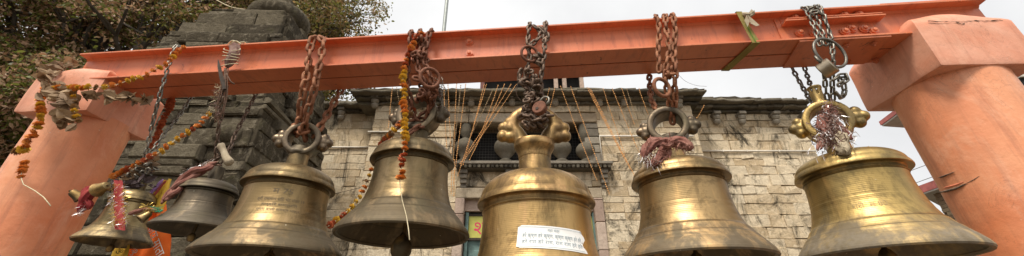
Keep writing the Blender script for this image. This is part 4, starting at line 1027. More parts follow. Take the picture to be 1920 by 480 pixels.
strip([bz(1.4, -.1345, -.004), bz(1.33, -.1335, .004), bz(1.28, -.1335, .012)], [.003, .003, .003], 'stripe', M['cloth_green'])
strip([bz(1.2755, -.130, .013), bz(1.2755, 0, -.008), bz(1.2755, .131, -.03)], [.021, .022, .023], 'ribbon_under', M['cloth_olive'], (0, 0, -.0018))
cloth_roll([at(1392, 24, -.14), at(1402, 28, -.15), at(1414, 23, -.15), at(1404, 32, -.15)], .010, 'knot', M['cloth_cream'], 80, t, root=rt)
for pts in ([(1402, 28), (1412, 36), (1424, 47), (1418, 49), (1408, 44)], [(1400, 28), (1396, 38), (1402, 50), (1406, 40)], [(1404, 24), (1409, 17), (1412, 20)]):
    P_ = [at(x, y, -.16) - rt for x, y in pts]; MB().add(P_ + [p + Vector((0, .003, 0)) for p in P_], [tuple(range(len(P_))), tuple(range(len(P_), 2 * len(P_)))[::-1]]).build('ribbon_end', M['cloth_cream'], t)
# thin wires and grass stalks
def wire(label, pts, r, mat, cat='wire', name='wire'):
    p0 = pts[0]; o = MB().tube([p - p0 for p in smooth_path(pts, 8)], r, 5).build(name, mat, None, True); o.location = p0; return tag(o, label, cat)
t = thing('wire_tuft', 'tangled thin grey wire on the rusty red chain above the smoky bronze bell', 'wire', at(825, 165, -.1)); rt = t.location
for k in range(7):
    MB().tube([p - rt for p in smooth_path([at(822 + rng.uniform(-10, 10), 150 + rng.uniform(-8, 8), -.12), at(832 + rng.uniform(-12, 6), 165 + rng.uniform(-12, 12), -.10), at(818 + rng.uniform(-12, 12), 178 + rng.uniform(-8, 12), -.1), at(826 + rng.uniform(-8, 8), 195 + rng.uniform(-8, 12), -.08)], 5)], .0014, 5).build('strand', M['zinc'], t, True)
wire('thin loose wire curling beside the chain of the largest golden bell', [at(985, 140, -.15), at(972, 155, -.16), at(968, 175, -.15), at(977, 190, -.13)], .0014, M['rust_dark'])
wire('fine dark thread drifting to the right of the heavy orange chain', [at(1272, 140, -.1), at(1285, 152, -.08), at(1305, 160, -.06), at(1325, 162, -.05)], .0008, M['rust_dark'])

# ------------------------------------------------------------------ temple building
def jitter_block(mb, x0, x1, y0, y1, z0, z1, jit, bv, rr):
    """stone: front face toward -y, pillowed with jitter"""
    j = lambda s_: rr.uniform(-s_, s_)
    A = [Vector((x0 + j(jit), y1, z0 + j(jit))), Vector((x1 + j(jit), y1, z0 + j(jit))), Vector((x1 + j(jit), y1, z1 + j(jit))), Vector((x0 + j(jit), y1, z1 + j(jit)))]
    Bq = [Vector((a.x, y0 + bv + j(jit * .6), a.z)) for a in A]
    cx_, cz_ = (x0 + x1) / 2, (z0 + z1) / 2; f0 = y0 + j(jit)
    def inn(a): return Vector((a.x + math.copysign(bv, cx_ - a.x) + j(jit * .4), f0 + j(jit * .7), a.z + math.copysign(bv, cz_ - a.z) + j(jit * .4)))
    Cq = [inn(a) for a in A]
    mb.add(A + Bq + Cq, [(0, 4, 5, 1), (1, 5, 6, 2), (2, 6, 7, 3), (3, 7, 4, 0), (4, 8, 9, 5), (5, 9, 10, 6), (6, 10, 11, 7), (7, 11, 8, 4), (8, 11, 10, 9)])
def masonry(name, parent, x0, x1, y, z0, z1, holes, mat, rowh=.155, bw_=(.20, .50), jit=.007, seed=0, depth=.10, gap=.0012, bv=.006):
    rr = random.Random(seed); mb = MB(); z = z0
    while z < z1 - .03:
        h = min(rowh * rr.uniform(.75, 1.25), z1 - z)
        if z1 - z - h < .06: h = z1 - z
        x = x0
        while x < x1 - .01:
            w_ = rr.uniform(*bw_)
            if x1 - x - w_ < .14: w_ = x1 - x
            xa, xb = x, x + w_; segs = [(xa, xb)]
            for (hx0, hx1, hz0, hz1) in holes:
                if z + h > hz0 + .02 and z < hz1 - .02:
                    ns = []
                    for a, b_ in segs:
                        if b_ <= hx0 or a >= hx1: ns.append((a, b_))
                        else:
                            if a < hx0 - .03: ns.append((a, hx0))
                            if b_ > hx1 + .03: ns.append((hx1, b_))
                    segs = ns
            for a, b_ in segs: jitter_block(mb, a + gap, b_ - gap, y, y + depth, z + gap, z + h - gap, jit, bv, rr)
            x += w_
        z += h
    return mb.build(name, mat, parent)
YW, YC = 8.0, 7.55
def xw(px, py, Y): return W(px, py, Y).x
def zw(py, Y): return W(960, py, Y).z
temple = thing('stone_temple', 'old cream washed stone temple front with dark slate eaves behind the bells', 'temple', (0, YC, 0))
T0 = Vector((0, YC, 0))
def tb(mb, name, mat, parent=temple, smooth=False, root=T0):
    mb.v = [(v[0] - root.x, v[1] - root.y, v[2] - root.z) for v in mb.v]; return mb.build(name, mat, parent, smooth)
xL0 = xw(560, 200, YW) - 1.2; xL1 = xw(696, 250, YC); xR0 = xw(1303, 230, YC); xR1 = xw(1507, 232, YW)
zE = zw(197, YC); zEW = zw(212, YW)
wx0, wx1 = xw(800, 265, YC), xw(1122, 265, YC); wz0, wz1 = zw(303, YC), zw(231, YC)
dx0, dx1 = xw(868, 430, YC), xw(1118, 430, YC); dz1 = zw(372, YC)
def shift(o): 
    for v in o.data.vertices: v.co -= T0
    return o
shift(masonry('wall', temple, xL1, xR0, YC, 0, zE, [(wx0, wx1, wz0, wz1 + .22), (dx0 - .17, dx1 + .17, 0, dz1 + .20)], M['wall'], seed=1))
shift(masonry('wall', temple, xL0, xL1 - .01, YW, 0, zEW, [], M['wall'], seed=2))
shift(masonry('wall', temple, xR0 + .01, xR1, YW, 0, zEW, [], M['wall'], rowh=.20, bw_=(.25, .65), seed=3, jit=.016))
# side returns and the mass behind
mb = MB(); mb.box(((xL0 + xR1) / 2, YW + 1.6, zEW / 2), (xR1 - xL0 - .03, 3.0, zEW - .01)); tb(mb, 'wall_core', M['mortar'])
mb = MB()
for (a, b_, c_, d_) in ((xL1 + .01, wx0, 0, zE), (wx1, xR0 - .01, 0, zE), (wx0, wx1, wz1 + .1, zE), (wx0, dx0 - .15, 0, wz0), (dx1 + .15, wx1, 0, wz0), (dx0 - .15, dx1 + .15, dz1 + .1, wz0)):
    mb.box(((a + b_) / 2, YC + .06 + .2, (c_ + d_) / 2), (b_ - a - .002, .4, d_ - c_ - .002))
tb(mb, 'wall_core', M['mortar'])
mb = MB(); 
for k in range(26):
    z0 = k * .19
    if z0 + .19 > zEW: break
    for (xx, s_) in ((xR1, 1),):
        y = YW + .02
        while y < YW + 3.1:
            w_ = rng.uniform(.3, .6); mb.box((xx + rng.uniform(-.01, .01), y + w_ / 2, z0 + .095), (.1, w_ - .014, .178), bev=.012); y += w_
tb(mb, 'side_wall', M['wall'])
# eaves: rows of thick irregular slabs
def eave(x0, x1, y, z, parent, layers, seed, depth=.55):
    rr = random.Random(seed); mb = MB()
    for (dz, th_, pr) in layers:
        x = x0 - pr * .3
        while x < x1 + pr * .3:
            w_ = rr.uniform(.5, 1.0); w_ = min(w_, x1 + pr * .3 - x)
            if w_ < .06: break
            n1 = 7; pts_t = []; 
            ft = [y - pr + rr.uniform(-.03, .03) for _ in range(n1)]; vs = []
            zt = [z + dz + th_ + rr.uniform(-.012, .012) for _ in range(n1)]; zb = [z + dz + rr.uniform(-.01, .01) for _ in range(n1)]
            for i in range(n1):
                xx = x + .004 + (w_ - .008) * i / (n1 - 1); vs += [Vector((xx, ft[i] + .012, zb[i])), Vector((xx, ft[i], zb[i] + th_ * .3)), Vector((xx, ft[i] + .006, zt[i] - th_ * .2)), Vector((xx, ft[i] + .025, zt[i])), Vector((xx, y + depth, z + dz + th_)), Vector((xx, y + depth, z + dz))]
            fs = []
            for i in range(n1 - 1):
                for k in range(6): k2 = (k + 1) % 6; fs.append((i * 6 + k, i * 6 + k2, i * 6 + 6 + k2, i * 6 + 6 + k))
            fs.append((5, 4, 3, 2, 1, 0)); fs.append(tuple((n1 - 1) * 6 + k for k in range(6))); mb.add(vs, fs); x += w_
    return tb(mb, 'eave', M['eave'], parent)
zc_top = zw(168, YC - .35)
eave(xL1 - .35, xR0 + .12, YC, zE - .02, temple, [(0, .07, .08), (.072, .06, .20), (.135, .07, .38), (.208, .035, .33)], 5)
eave(xL0, xL1 - .36, YW, zEW - .02, temple, [(0, .08, .10), (.082, .09, .30)], 6)
eave(xR0 + .14, xR1 + .02, YW, zEW - .02, temple, [(0, .06, .08), (.062, .07, .22), (.135, .06, .36)], 7)
eave(xR0 + .14, xR1 - .25, YW, zEW + .178, temple, [(0, .05, .30)], 17)
eave(xR0 + .14, xR1 - 1.1, YW, zEW + .23, temple, [(0, .045, .26)], 18)
# stone rubble on the roof edge
# corbels: carved stone brackets under the eaves
def corbel(px, py, Y, s_=1.0):
    p = W(px, py, Y); mb = MB()
    mb.box((p.x, Y - .10, p.z + .10), (.15 * s_, .24, .07), bev=.012); mb.lathe([(.035, -.13), (.065, -.10), (.075, -.05), (.06, -.02), (.075, .0), (.082, .05), (.07, .075)], 20, (p.x, Y - .10, p.z), Euler((R_(18), 0, 0)).to_matrix())
    tb(mb, 'corbel', M['carved'], smooth=False)
for px, py, Y in ((643, 218, YW), (706, 196, YC), (884, 193, YC), (1122, 193, YC), (1168, 193, YC), (790, 196, YC), (835, 194, YC), (1220, 194, YC), (1270, 197, YC), (960, 192, YC), (1040, 192, YC), (1387, 226, YW), (1450, 226, YW), (1505, 228, YW), (1340, 226, YW)): corbel(px, py, Y)
# band / lintel above the window
mb = MB(); zl0, zl1 = wz1, wz1 + .22; x = wx0 - .02; rr = random.Random(4)
while x < wx1 + .02:
    w_ = min(rr.uniform(.7, 1.3), wx1 + .02 - x)
    if w_ < .1: break
    mb.box((x + w_ / 2, YC + .06, (zl0 + zl1) / 2), (w_ - .012, .20 + rr.uniform(0, .02), zl1 - zl0 - .01), bev=.015); x += w_
tb(mb, 'lintel', M['lintel'])
# window: dark recess, mesh, balusters like round pots, side piers
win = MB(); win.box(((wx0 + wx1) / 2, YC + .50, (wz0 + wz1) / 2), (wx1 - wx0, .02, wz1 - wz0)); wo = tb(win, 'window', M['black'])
mb = MB()
for i in range(60): x = wx0 + (wx1 - wx0) * i / 59; mb.box((x, YC + .30, (wz0 + wz1) / 2), (.006, .006, wz1 - wz0))
for i in range(14): z = wz0 + (wz1 - wz0) * (i + .5) / 14; mb.box(((wx0 + wx1) / 2, YC + .307, z), (wx1 - wx0, .006, .006))
tb(mb, 'wire_mesh', M['wire'], wo)
for px, py, r in ((872, 276, .21), (948, 276, .235), (1052, 278, .21), (1098, 283, .20)):
    p = W(px, py, YC + .08); z0 = wz0; h = wz1 - wz0; mb = MB()
    zc_ = p.z; pr = [(.10, z0), (.12, z0 + .05), (.07, z0 + .08), (r * .7, zc_ - r * .62), (r * .95, zc_ - r * .3), (r, zc_), (r * .93, zc_ + r * .32), (r * .66, zc_ + r * .65), (.07, zc_ + r * .85), (.06, zc_ + r * 1.05), (.12, zc_ + r * 1.3), (.10, wz1)]
    mb.lathe([(a, b_) for a, b_ in pr], 32, (p.x, p.y, 0)); tb(mb, 'baluster', M['baluster'], wo, True)
for px0, px1 in ((800, 850), (1096, 1124)):
    a, b_ = xw(px0, 265, YC), xw(px1, 265, YC)
    if px0 == 800:
        x = a
    mb = MB(); z = wz0
    while z < wz1 - .02:
        h = min(rng.uniform(.12, .2), wz1 - z); mb.box(((a + b_) / 2, YC + .10 + rng.uniform(-.01, .01), z + h / 2), ((b_ - a) * .98, .24, h - .012), bev=.012); z += h
    tb(mb, 'pier', M['wall'] if px0 == 800 else M['carved'])
# balcony shelf with a row of small teeth, and brackets
zs = zw(303, YC - .2); bx_0, bx_1 = xw(853, 303, YC - .2), xw(1148, 303, YC - .2)
mb = MB().box(((bx_0 + bx_1) / 2, YC - .08, zs - .03), (bx_1 - bx_0, .36, .06), bev=.012); tb(mb, 'balcony_shelf', M['carved'])
mb = MB(); k = 0; x = bx_0 + .04
while x < bx_1 - .03: mb.ball((x, YC - .215, zs - .085), .040, 8, (1, .7, 1.1)); x += .085
mb.box(((bx_0 + bx_1) / 2, YC - .06, zs - .10), (bx_1 - bx_0 - .06, .22, .07), bev=.01); tb(mb, 'dentil_band', M['eave'], smooth=False)
for px in (868, 955, 1045, 1135):
    p = W(px, 345, YC - .1); mb = MB()
    for k in range(4): mb.box((p.x, YC - .06 + k * .02, zs - .17 - k * .085), (.15 - .012 * k, .20 - .035 * k, .075), bev=.012)
    tb(mb, 'bracket', M['carved'])
# door frame (pinkish), head beam, teal door, yellow panel
mb = MB().box(((dx0 + dx1) / 2, YC + .06, dz1 + .09), (dx1 - dx0 + .34, .22, .20), bev=.015); tb(mb, 'door_head', M['lintel'])
for a, b_ in ((dx0 - .17, dx0), (dx1, dx1 + .17)):
    mb = MB(); z = 0
    while z < dz1 - .03: h = min(rng.uniform(.3, .5), dz1 - z); mb.box(((a + b_) / 2, YC + .05, z + h / 2), (b_ - a, .20, h - .008), bev=.01); z += h
    tb(mb, 'door_jamb', M['pink'])
fd0, fd1, fz = xw(878, 420, YC + .1), xw(1112, 420, YC + .1), zw(398, YC + .1)
mb = MB().box(((dx0 + dx1) / 2, YC + .12, (fz + dz1) / 2 + .01), (dx1 - dx0, .08, dz1 - fz - .01), bev=.008); tb(mb, 'door_head', M['pink'])
for a in (fd0 - .03, fd1 + .03): mb = MB().box((a, YC + .14, fz / 2), (.06, .08, fz), bev=.008); tb(mb, 'door_post', M['teal'])
door = tb(MB().box(((fd0 + fd1) / 2, YC + .22, fz / 2), (fd1 - fd0, .05, fz), bev=.005), 'door', M['teal'])
for k in range(7): tb(MB().box((fd0 + (fd1 - fd0) * (k + .5) / 7, YC + .19, fz / 2 - .3), ((fd1 - fd0) / 7 - .03, .02, fz - .7), bev=.006), 'door_board', M['teal'], door)
sz1, sz0 = zw(405, YC + .14), zw(446, YC + .14)
sg = tb(MB().box(((fd0 + fd1) / 2, YC + .165, (sz0 + sz1) / 2), (fd1 - fd0, .02, sz1 - sz0), bev=.004), 'sign_panel', M['yellow_sign'])
sf = tb(MB().box(((fd0 + fd1) / 2, YC + .168, sz1 + .02), (fd1 - fd0, .05, .04)).box(((fd0 + fd1) / 2, YC + .168, sz0 - .02), (fd1 - fd0, .05, .04)), 'sign_frame', M['stick'], sg)
v_, f_ = text_polys('श्री गोलू मन्दिर', .34); kx = (fd1 - fd0 - .16) / (max(p[0] for p in v_) - min(p[0] for p in v_))
tb(MB().add([Vector((p[0] * kx + (fd0 + fd1) / 2 + .01, YC + .1525, p[1] + (sz0 + sz1) / 2 - .03)) for p in v_], f_), 'lettering', M['pink_letter'], sg)
# conduit pipes
def pipe(pts, r=.019): return tb(MB().tube(pts, r, 8), 'pipe', M['pipe'], smooth=True)
p = lambda x, y, Y: W(x, y, Y)
yp = YC - .03
def P2(x, y, Y=YC - .035): return W(x, y, Y)
a = P2(690, 247); pipe([a, Vector((P2(798, 247).x, a.y, a.z)), Vector((P2(798, 247).x, a.y, zw(292, yp)))])
a = P2(1124, 255); pipe([Vector((a.x, a.y, zw(300, yp))), a, Vector((P2(1300, 255).x, a.y, a.z))])
a = W(1308, 283, YW - .03); pipe([a, Vector((xR1 - .02, a.y, a.z))]); a = W(560, 276, YW - .03); pipe([a, Vector((xL1, a.y, a.z))])
for px in (1355, 1400, 1460): q = W(px, 283, YW - .03); tb(MB().box((q.x, q.y, q.z), (.02, .05, .045)), 'pipe_clip', M['pipe'])
# roof pavilion
pav = thing('roof_pavilion', 'dark timber pavilion with red posts standing on the temple roof', 'pavilion', (W(1000, 150, 8.6).x, 8.9, zE + .2))
rt = Vector(pav.location); z0 = zE + .2; zt = zw(140, 8.4)
xa, xb = xw(905, 150, 8.4), xw(1094, 150, 8.4)
tb(MB().box(((xa + xb) / 2, 8.95, zt + .10), (xb - xa + .1, 1.3, .14), bev=.02).prism([(xa - .05, 8.3), (xb + .05, 8.3), (xb - .3, 9.0), (xa + .3, 9.0)], zt + .17, zt + .20), 'roof', M['wood'], pav, root=rt)
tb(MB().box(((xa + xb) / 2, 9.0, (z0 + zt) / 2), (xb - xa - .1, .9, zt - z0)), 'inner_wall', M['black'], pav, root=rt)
for px in (905, 990, 1042, 1058, 1090): tb(MB().box((xw(px, 150, 8.4), 8.42, (z0 + zt) / 2), (.10, .10, zt - z0 + .1), bev=.01), 'post', M['pink' if px > 1030 else 'wood'], pav, root=rt)
tb(MB().box(((xa + xb) / 2, 8.42, z0 + .22), (xb - xa, .05, .05)), 'rail', M['wood'], pav, root=rt)
# flag pole on the roof
pb0, pt0 = W(831, 70, 8.6), W(838, 0, 8.6)
pl = thing('flag_pole', 'grey galvanised pole standing up behind the beam', 'pole', (pb0.x, pb0.y, zE + .15)); rt = Vector(pl.location)
top_ = pt0 + (pt0 - pb0) * 1.5
tb(MB().tube([Vector((pb0.x - .06, pb0.y, zE + .1)), pb0, pt0, top_], .052, 16), 'pole', M['galv'], pl, True, rt)
tb(MB().box((rt.x, rt.y, rt.z + .03), (.3, .3, .06), bev=.01), 'base_plate', M['galv'], pl, root=rt)

# ---- thin flower strings from the temple eave
NW = ['first', 'second', 'third', 'fourth', 'fifth', 'sixth', 'seventh', 'eighth', 'ninth', 'tenth', 'eleventh', 'twelfth', 'thirteenth', 'fourteenth', 'fifteenth', 'sixteenth', 'seventeenth', 'eighteenth', 'nineteenth', 'twentieth']
def bead_string(x0, y0, x1, y1, label, sag, faded, seed, big=1.0, Y0=None, Y1=None):
    rr = random.Random(seed); a = W(x0, y0, Y0 or YC - .44); b_ = W(x1, y1, Y1 or YC - .30); K = 16
    path = [a.lerp(b_, i / K) + Vector((0, 0, -sag * 4 * (i / K) * (1 - i / K))) for i in range(K + 1)]
    mb = MB().tube([p - a for p in path], .0028, 4)
    for p in resample(path, .040):
        s_ = .0105 * big * rr.uniform(.7, 1.3); c_ = p - a + Vector((rr.uniform(-1, 1), rr.uniform(-1, 1), 0)) * .004
        mb.ball(c_, s_, 6)
    o = mb.build('flower_string', M['bead_tan' if faded else 'bead_orange'], None, False); o.location = a
    return tag(o, label, 'flower string', 'thin flower strings hung from the temple eave')
Ls = [(736, 162, 728, 240, 0), (744, 164, 752, 205, 1), (832, 157, 838, 282, 0), (840, 157, 846, 290, 0), (856, 157, 850, 300, 0), (864, 160, 846, 330, 1), (873, 158, 850, 345, 0), (908, 158, 868, 310, 0), (912, 158, 858, 330, 0), (924, 168, 880, 260, 1), (934, 160, 890, 282, 0), (946, 158, 880, 300, 0), (958, 158, 862, 308, 0), (968, 158, 870, 300, 0), (848, 300, 846, 365, 0), (852, 300, 851, 370, 0)]
for i, (a, b_, c_, d_, fd) in enumerate(Ls):
    bead_string(a, b_, c_, d_, 'thin %s flower string left of the golden bell, %s counting from the left' % ('faded tan' if fd else 'orange', NW[i]), .02 + .01 * (i % 3), fd, 100 + i)
Rs = [(1030, 165, 1022, 195, 0), (1040, 165, 1030, 205, 0), (1051, 162, 1120, 340, 0), (1070, 162, 1143, 365, 0), (1101, 164, 1182, 318, 0), (1104, 165, 1186, 322, 0), (1108, 168, 1190, 330, 0), (1131, 166, 1172, 290, 0), (1148, 166, 1205, 300, 0), (1166, 166, 1190, 235, 0), (1175, 166, 1205, 260, 1), (1198, 166, 1216, 215, 0)]
for i, (a, b_, c_, d_, fd) in enumerate(Rs):
    bead_string(a, b_, c_, d_, 'thin %s flower string right of the golden bell, %s counting from the left' % ('faded tan' if fd else 'orange', NW[i]), .02 + .012 * (i % 3), fd, 200 + i)
bead_string(1320, 198, 1306, 222, 'short orange flower string at the corner where the temple roof steps down', .01, 0, 300)
wire('thin dark cable sagging across the wall left of the smoky bronze bell', [W(575, 375, YW - .05), W(625, 364, YW - .05), W(690, 348, YC - .06)], .006, M['rust_dark'])
wire('thin black cable drooping on the wall left of the window', [W(812, 250, YC - .05), W(822, 272, YC - .06), W(840, 285, YC - .06), W(856, 292, YC - .05)], .006, M['rust_dark'])

# ------------------------------------------------------------------ dark stone tower
TX, TY = -4.60, 6.0; trz = R_(2)
tower = thing('stone_tower', 'dark weathered stone temple tower tapering up behind the left column', 'tower', (TX, TY, 0), trz)
def half_at(z):  # half width by height above the ground
    zz = z - Z
    pts = [(-1.5, 1.2), (0, 1.19), (2.2, 1.14), (3.0, 1.06), (3.9, .92), (4.5, .70), (4.95, .53), (5.2, .50)]
    for (a, x), (b_, y) in zip(pts, pts[1:]):
        if a <= zz <= b_: return x + (y - x) * (zz - a) / (b_ - a)
    return .47
rr = random.Random(12); mb = MB(); z = 0; zt = Z + 4.80
while z < zt:
    h = min(rr.choice((rr.uniform(.10, .16), rr.uniform(.18, .30))), zt - z + .001); hw_ = half_at(z + h / 2)
    out_ = rr.uniform(0, .025)
    for sidei in range(4):
        rot = Matrix.Rotation(sidei * PI / 2, 3, 'Z')
        x = -hw_ - out_
        while x < hw_ + out_ - .02:
            w_ = rr.uniform(.35, .95)
            if hw_ + out_ - x - w_ < .15: w_ = hw_ + out_ - x
            sub = MB(); mid = x + w_ / 2; pj = .10 if abs(mid) < hw_ * .42 else (.05 if abs(mid) < hw_ * .72 else 0)
            jitter_block(sub, x + .002, x + w_ - .002, -hw_ - out_ - pj - rr.uniform(0, .02), -hw_ + .35, z + .002, z + h - .002, .018, .02, rr)
            mb.add([rot @ Vector(v) for v in sub.v], sub.f); x += w_
    z += h
mb.build('stonework', M['tower'], tower)
cz_ = MB()
for k in range(20):
    z0, z1 = zt * k / 20, zt * (k + 1) / 20; hw_ = half_at(z1) - .1; cz_.box((0, 0, (z0 + z1) / 2), (hw_ * 2, hw_ * 2, z1 - z0))
cz_.build('stone_core', M['tower'], tower)
# neck slabs and the ribbed disc on top
mb = MB(); zz = zt
for (hw_, h) in ((.50, .05), (.42, .07)): mb.box((0, 0, zz + h / 2), (hw_ * 2, hw_ * 2, h - .006), bev=.02); zz += h
mb.build('neck_slab', M['tower'], tower)
mb = MB(); R0 = .54
prof = [(.30, zz)] + [(R0 * (.62 + .38 * math.cos(a)), zz + .20 + .20 * math.sin(a)) for a in [(-PI / 2 + PI * i / 12) for i in range(13)]] + [(.0005, zz + .42)]
mb.lathe(prof, 144, (.12, 0, 0), wob=lambda a, z: 1 + .045 * abs(math.sin(a * 14)) - .02); mb.build('ribbed_disc', M['tower'], tower, True)
mb = MB().lathe([(.20, zz + .40), (.24, zz + .46), (.12, zz + .55), (.16, zz + .66), (.02, zz + .85), (.0005, zz + .86)], 24, (.12, 0, 0)); mb.build('finial', M['tower'], tower, True)
# ribbed half discs built into the faces
tw_inv = (Matrix.Translation(tower.location) @ Euler((0, 0, trz)).to_matrix().to_4x4()).inverted()
for (px, py, Y, rr_) in ((430, 252, 4.86, .27),):
    q = tw_inv @ W(px, py, Y); mb = MB(); mb.lathe([(.0005, -.13)] + [(rr_ * (.6 + .4 * math.cos(a)), .13 * math.sin(a)) for a in [(-PI / 2 + PI * i / 8) for i in range(9)]] + [(.0005, .13)], 96, (q.x, q.y + .16, q.z), wob=lambda a, z: 1 + .07 * abs(math.sin(a * 12)))
    mb.build('ribbed_stone', M['tower'], tower, True)

# ------------------------------------------------------------------ trees
def leaves_mesh(name, centres, rad, per, size, mat, parent, seed, root):
    r = np.random.default_rng(seed); V = []
    for c, cr_ in zip(centres, rad):
        n_ = int(per * (cr_ / .8) ** 2)
        d = r.normal(size=(n_, 3)); d /= np.linalg.norm(d, axis=1)[:, None]; rad_ = cr_ * (r.random(n_) ** .5)
        V.append(np.array(c) + d * rad_[:, None] * np.array([1.1, 1.1, .75]))
    P = np.concatenate(V); n_ = len(P)
    a = r.normal(size=(n_, 3)); a[:, 2] = a[:, 2] * .6 - .5; a /= np.linalg.norm(a, axis=1)[:, None]
    b_ = np.cross(a, r.normal(size=(n_, 3))); b_ /= np.linalg.norm(b_, axis=1)[:, None]; nn = np.cross(a, b_)
    L2 = size * r.uniform(.6, 1.35, n_)[:, None]; W2 = L2 * r.uniform(.16, .27, n_)[:, None]
    cu_ = nn * L2 * r.uniform(.02, .25, n_)[:, None]
    Q = np.stack([P, P + a * L2 * .35 + b_ * W2 + cu_, P + a * L2 * .72 + b_ * W2 * .75 + cu_ * 1.1, P + a * L2, P + a * L2 * .72 - b_ * W2 * .75 + cu_ * 1.1, P + a * L2 * .35 - b_ * W2 + cu_], 1) - np.array(root)
    me = bpy.data.meshes.new(name); me.vertices.add(n_ * 6); me.vertices.foreach_set('co', Q.reshape(-1).astype(np.float32))
    idx = np.arange(n_)[:, None] * 6; F_ = np.concatenate([idx + np.array([0, 1, 2, 5]), idx + np.array([5, 2, 4, 4])], 1)
    F4 = np.concatenate([idx + np.array([0, 1, 4, 5])[None], idx + np.array([1, 2, 3, 4])[None]], 1).reshape(-1, 4)
    me.loops.add(F4.size); me.loops.foreach_set('vertex_index', F4.reshape(-1).astype(np.int32)); me.polygons.add(len(F4))
    me.polygons.foreach_set('loop_start', (np.arange(len(F4)) * 4).astype(np.int32)); me.polygons.foreach_set('loop_total', np.full(len(F4), 4, np.int32)); me.update(calc_edges=True)
    me.materials.append(mat); o = bpy.data.objects.new(name, me); C.objects.link(o); o.parent = parent; return o
def tree(base, label, limbs, seed, leafm, per=210, size=.15, trunk_r=.28, crown=1.0, tips_r=(.5, .95)):
    rr = random.Random(seed); t = thing('leafy_tree', label, 'tree', base, 0, 'leafy trees behind the tower'); rt = Vector(base); mb = MB(); tips = []; rads = []
    def grow(p, d, l, r, dep):
        pts = [p]; q = p.copy(); dd = d.copy(); K = 5
        for k in range(K):
            dd = (dd + Vector((rr.gauss(0, .16), rr.gauss(0, .16), rr.gauss(0, .10) + .03))).normalized(); q = q + dd * l / K; pts.append(q.copy())
            if dep >= 1 and k > 1 and rr.random() < .7: tips.append(q + Vector((rr.gauss(0, .2), rr.gauss(0, .2), rr.gauss(0, .15)))); rads.append(rr.uniform(*tips_r) * .8)
        mb.tube([v - rt for v in pts], [r * (1 - .45 * k / K) for k in range(K + 1)], 8 if dep < 2 else 5)
        if dep >= 3: tips.append(q); rads.append(rr.uniform(*tips_r)); return
        for k in range(3 if dep else 2):
            e = (dd + Vector((rr.gauss(0, .65), rr.gauss(0, .65), rr.gauss(0, .38)))).normalized(); grow(q, e, l * rr.uniform(.62, .85), r * .55, dep + 1)
    for (s_, e, r) in limbs:
        s_, e = Vector(s_), Vector(e); pts = smooth_path([s_, s_.lerp(e, .5) + Vector((rr.gauss(0, .25), rr.gauss(0, .2), .15)), e], 6); m_ = len(pts)
        mb.tube([v - rt for v in pts], [r * (1 - .5 * k / m_) for k in range(m_)], 12)
        for f_ in (.55, .8, 1.0):
            q = pts[int((m_ - 1) * f_)]; d = (e - s_).normalized()
            for k in range(2): grow(q, (d + Vector((rr.gauss(0, .7), rr.gauss(0, .6), rr.gauss(0, .45)))).normalized(), (e - s_).length * rr.uniform(.24, .36) * crown, r * .45, 1)
    mb.build('trunk', M['bark'], t, True)
    leaves_mesh('crown', [tuple(q) for q in tips], rads, per, size, leafm, t, seed, rt)
    return t
def limbs_to(b0, fork, ends, r): return [(b0, fork, r)] + [(fork, e, r * .6) for e in ends]
Bz = (-12.6, 11.2, 0)
tree(Bz, 'large dark tree filling the left of the sky with green and russet leaves',
    limbs_to(Vector(Bz), Vector((-12.4, 11.0, 5.0)), [W(170, 20, 11), W(60, 90, 10.5), W(0, 200, 10), W(270, 30, 11), W(330, 55, 11.5), W(90, 190, 10.5), W(-60, 60, 11), W(20, 300, 11), W(200, -40, 11.5), W(130, 100, 11), W(-40, 10, 10)], .34), 31, M['leaf'], per=170, size=.14, tips_r=(.36, .66))
Bz = (-6.6, 12.0, 0)
tree(Bz, 'thinner tree rising behind the tower top with yellow green leaves at its right side',
    limbs_to(Vector(Bz), Vector((-6.9, 12.0, 5.6)), [W(560, 70, 12), W(520, 20, 12), W(585, 50, 11.8), W(545, -10, 12), W(360, 20, 12), W(610, 95, 12), W(460, -20, 12.4), W(420, -20, 12.5), W(600, 170, 12.2)], .24), 47, M['leaf_green'], per=95, size=.125, crown=.62, tips_r=(.32, .6))
wire('pale dry stalk bending across the sky above the tower', [W(395, -6, 6.0), W(430, 12, 5.6), W(460, 18, 5.4), W(476, 23, 5.3)], .008, M['string'], 'stalk', 'dry_stalk')

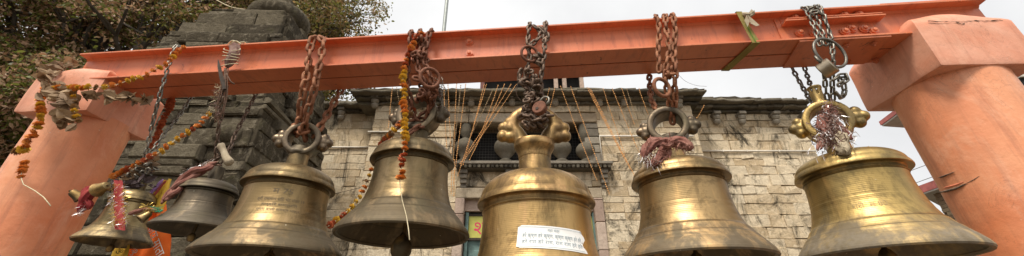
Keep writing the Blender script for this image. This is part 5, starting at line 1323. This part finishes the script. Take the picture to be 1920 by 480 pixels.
# ------------------------------------------------------------------ houses far right
def WZ(px, py, z): d = ray(px, py); t = (z - Z) / d.z; return Vector((d.x * t, d.y * t, z))
def corner_house(label, Lp, Ap, Bp, Y, thick, inset, ext):
    """flat roofed brick house seen at its roof corner: L the far left corner, A along the near edge, B along the far edge"""
    Lw = W(*Lp, Y); zt = Lw.z; a = (WZ(*Ap, zt) - Lw).normalized(); b_ = (WZ(*Bp, zt) - Lw).normalized()
    t = thing('house', label, 'house', (Lw.x, Lw.y, 0)); rt = Vector(t.location)
    O = Vector((0, 0, 0)); P = [O, a * ext, a * ext + b_ * ext, b_ * ext]
    MB().prism([(p.x, p.y) for p in P], zt, zt + thick).build('roof_slab', M['redpaint'], t)
    MB().prism([(p.x, p.y) for p in [a * .03 + b_ * .03, a * (ext - .03) + b_ * .03, (a + b_) * (ext - .03), b_ * (ext - .03) + a * .03]], zt - .05, zt - .002).build('soffit', M['soffit'], t)
    i0 = (a + b_) * inset; ln = ext - inset * 1.2; mb = MB(); zz = 0; h = .13
    MB().prism([(p.x, p.y) for p in [i0 + (a + b_) * .06, i0 + a * ln + b_ * .06, i0 + (a + b_) * ln, i0 + b_ * ln + a * .06]], 0, zt - .06).build('wall_core', M['mortar'], t)
    while zz < zt - .08:
        for d_, o_ in ((a, b_), (b_, a)):
            x = rng.uniform(0, .12); ang = math.atan2(d_.y, d_.x)
            while x < ln: c_ = i0 + d_ * (x + .13); mb.box((c_.x, c_.y, zz + h / 2), (.248, .12, h - .014), Matrix.Rotation(ang, 3, 'Z')); x += .26
        zz += h
    mb.build('wall', M['brickwall'], t)
    ang = math.atan2(a.y, a.x); rot = Matrix.Rotation(ang, 3, 'Z')
    for k in range(2):
        c_ = i0 + a * (.9 + 1.7 * k) - b_ * .02; w_ = MB().box((c_.x, c_.y, zt - .95), (.8, .16, .8), rot).build('window', M['black'], t); MB().box((c_.x, c_.y, zt - .50), (.95, .20, .07), rot).box((c_.x, c_.y, zt - .95), (.05, .20, .8), rot).build('window_frame', M['soffit'], w_)
    return t
corner_house('brown brick house with a red roof edge between the bright bell and right column', (1722, 364), (1765, 349), (1760, 384), 15.0, .26, .5, 7)
corner_house('taller house with a pinkish red roof corner just left of the right capital', (1651, 235), (1685, 210), (1695, 238), 13.0, .14, 1.2, 2.6)
wire('upper overhead wire crossing the pale sky left of the right column', [W(1560, 372, 14), W(1640, 346, 14), W(1740, 308, 14), W(1900, 250, 14)], .010, M['rust_dark'], 'cable', 'overhead_wire')
wire('lower overhead wire just above the brick house roof', [W(1560, 398, 14), W(1650, 368, 14), W(1745, 333, 14), W(1900, 280, 14)], .010, M['rust_dark'], 'cable', 'overhead_wire')
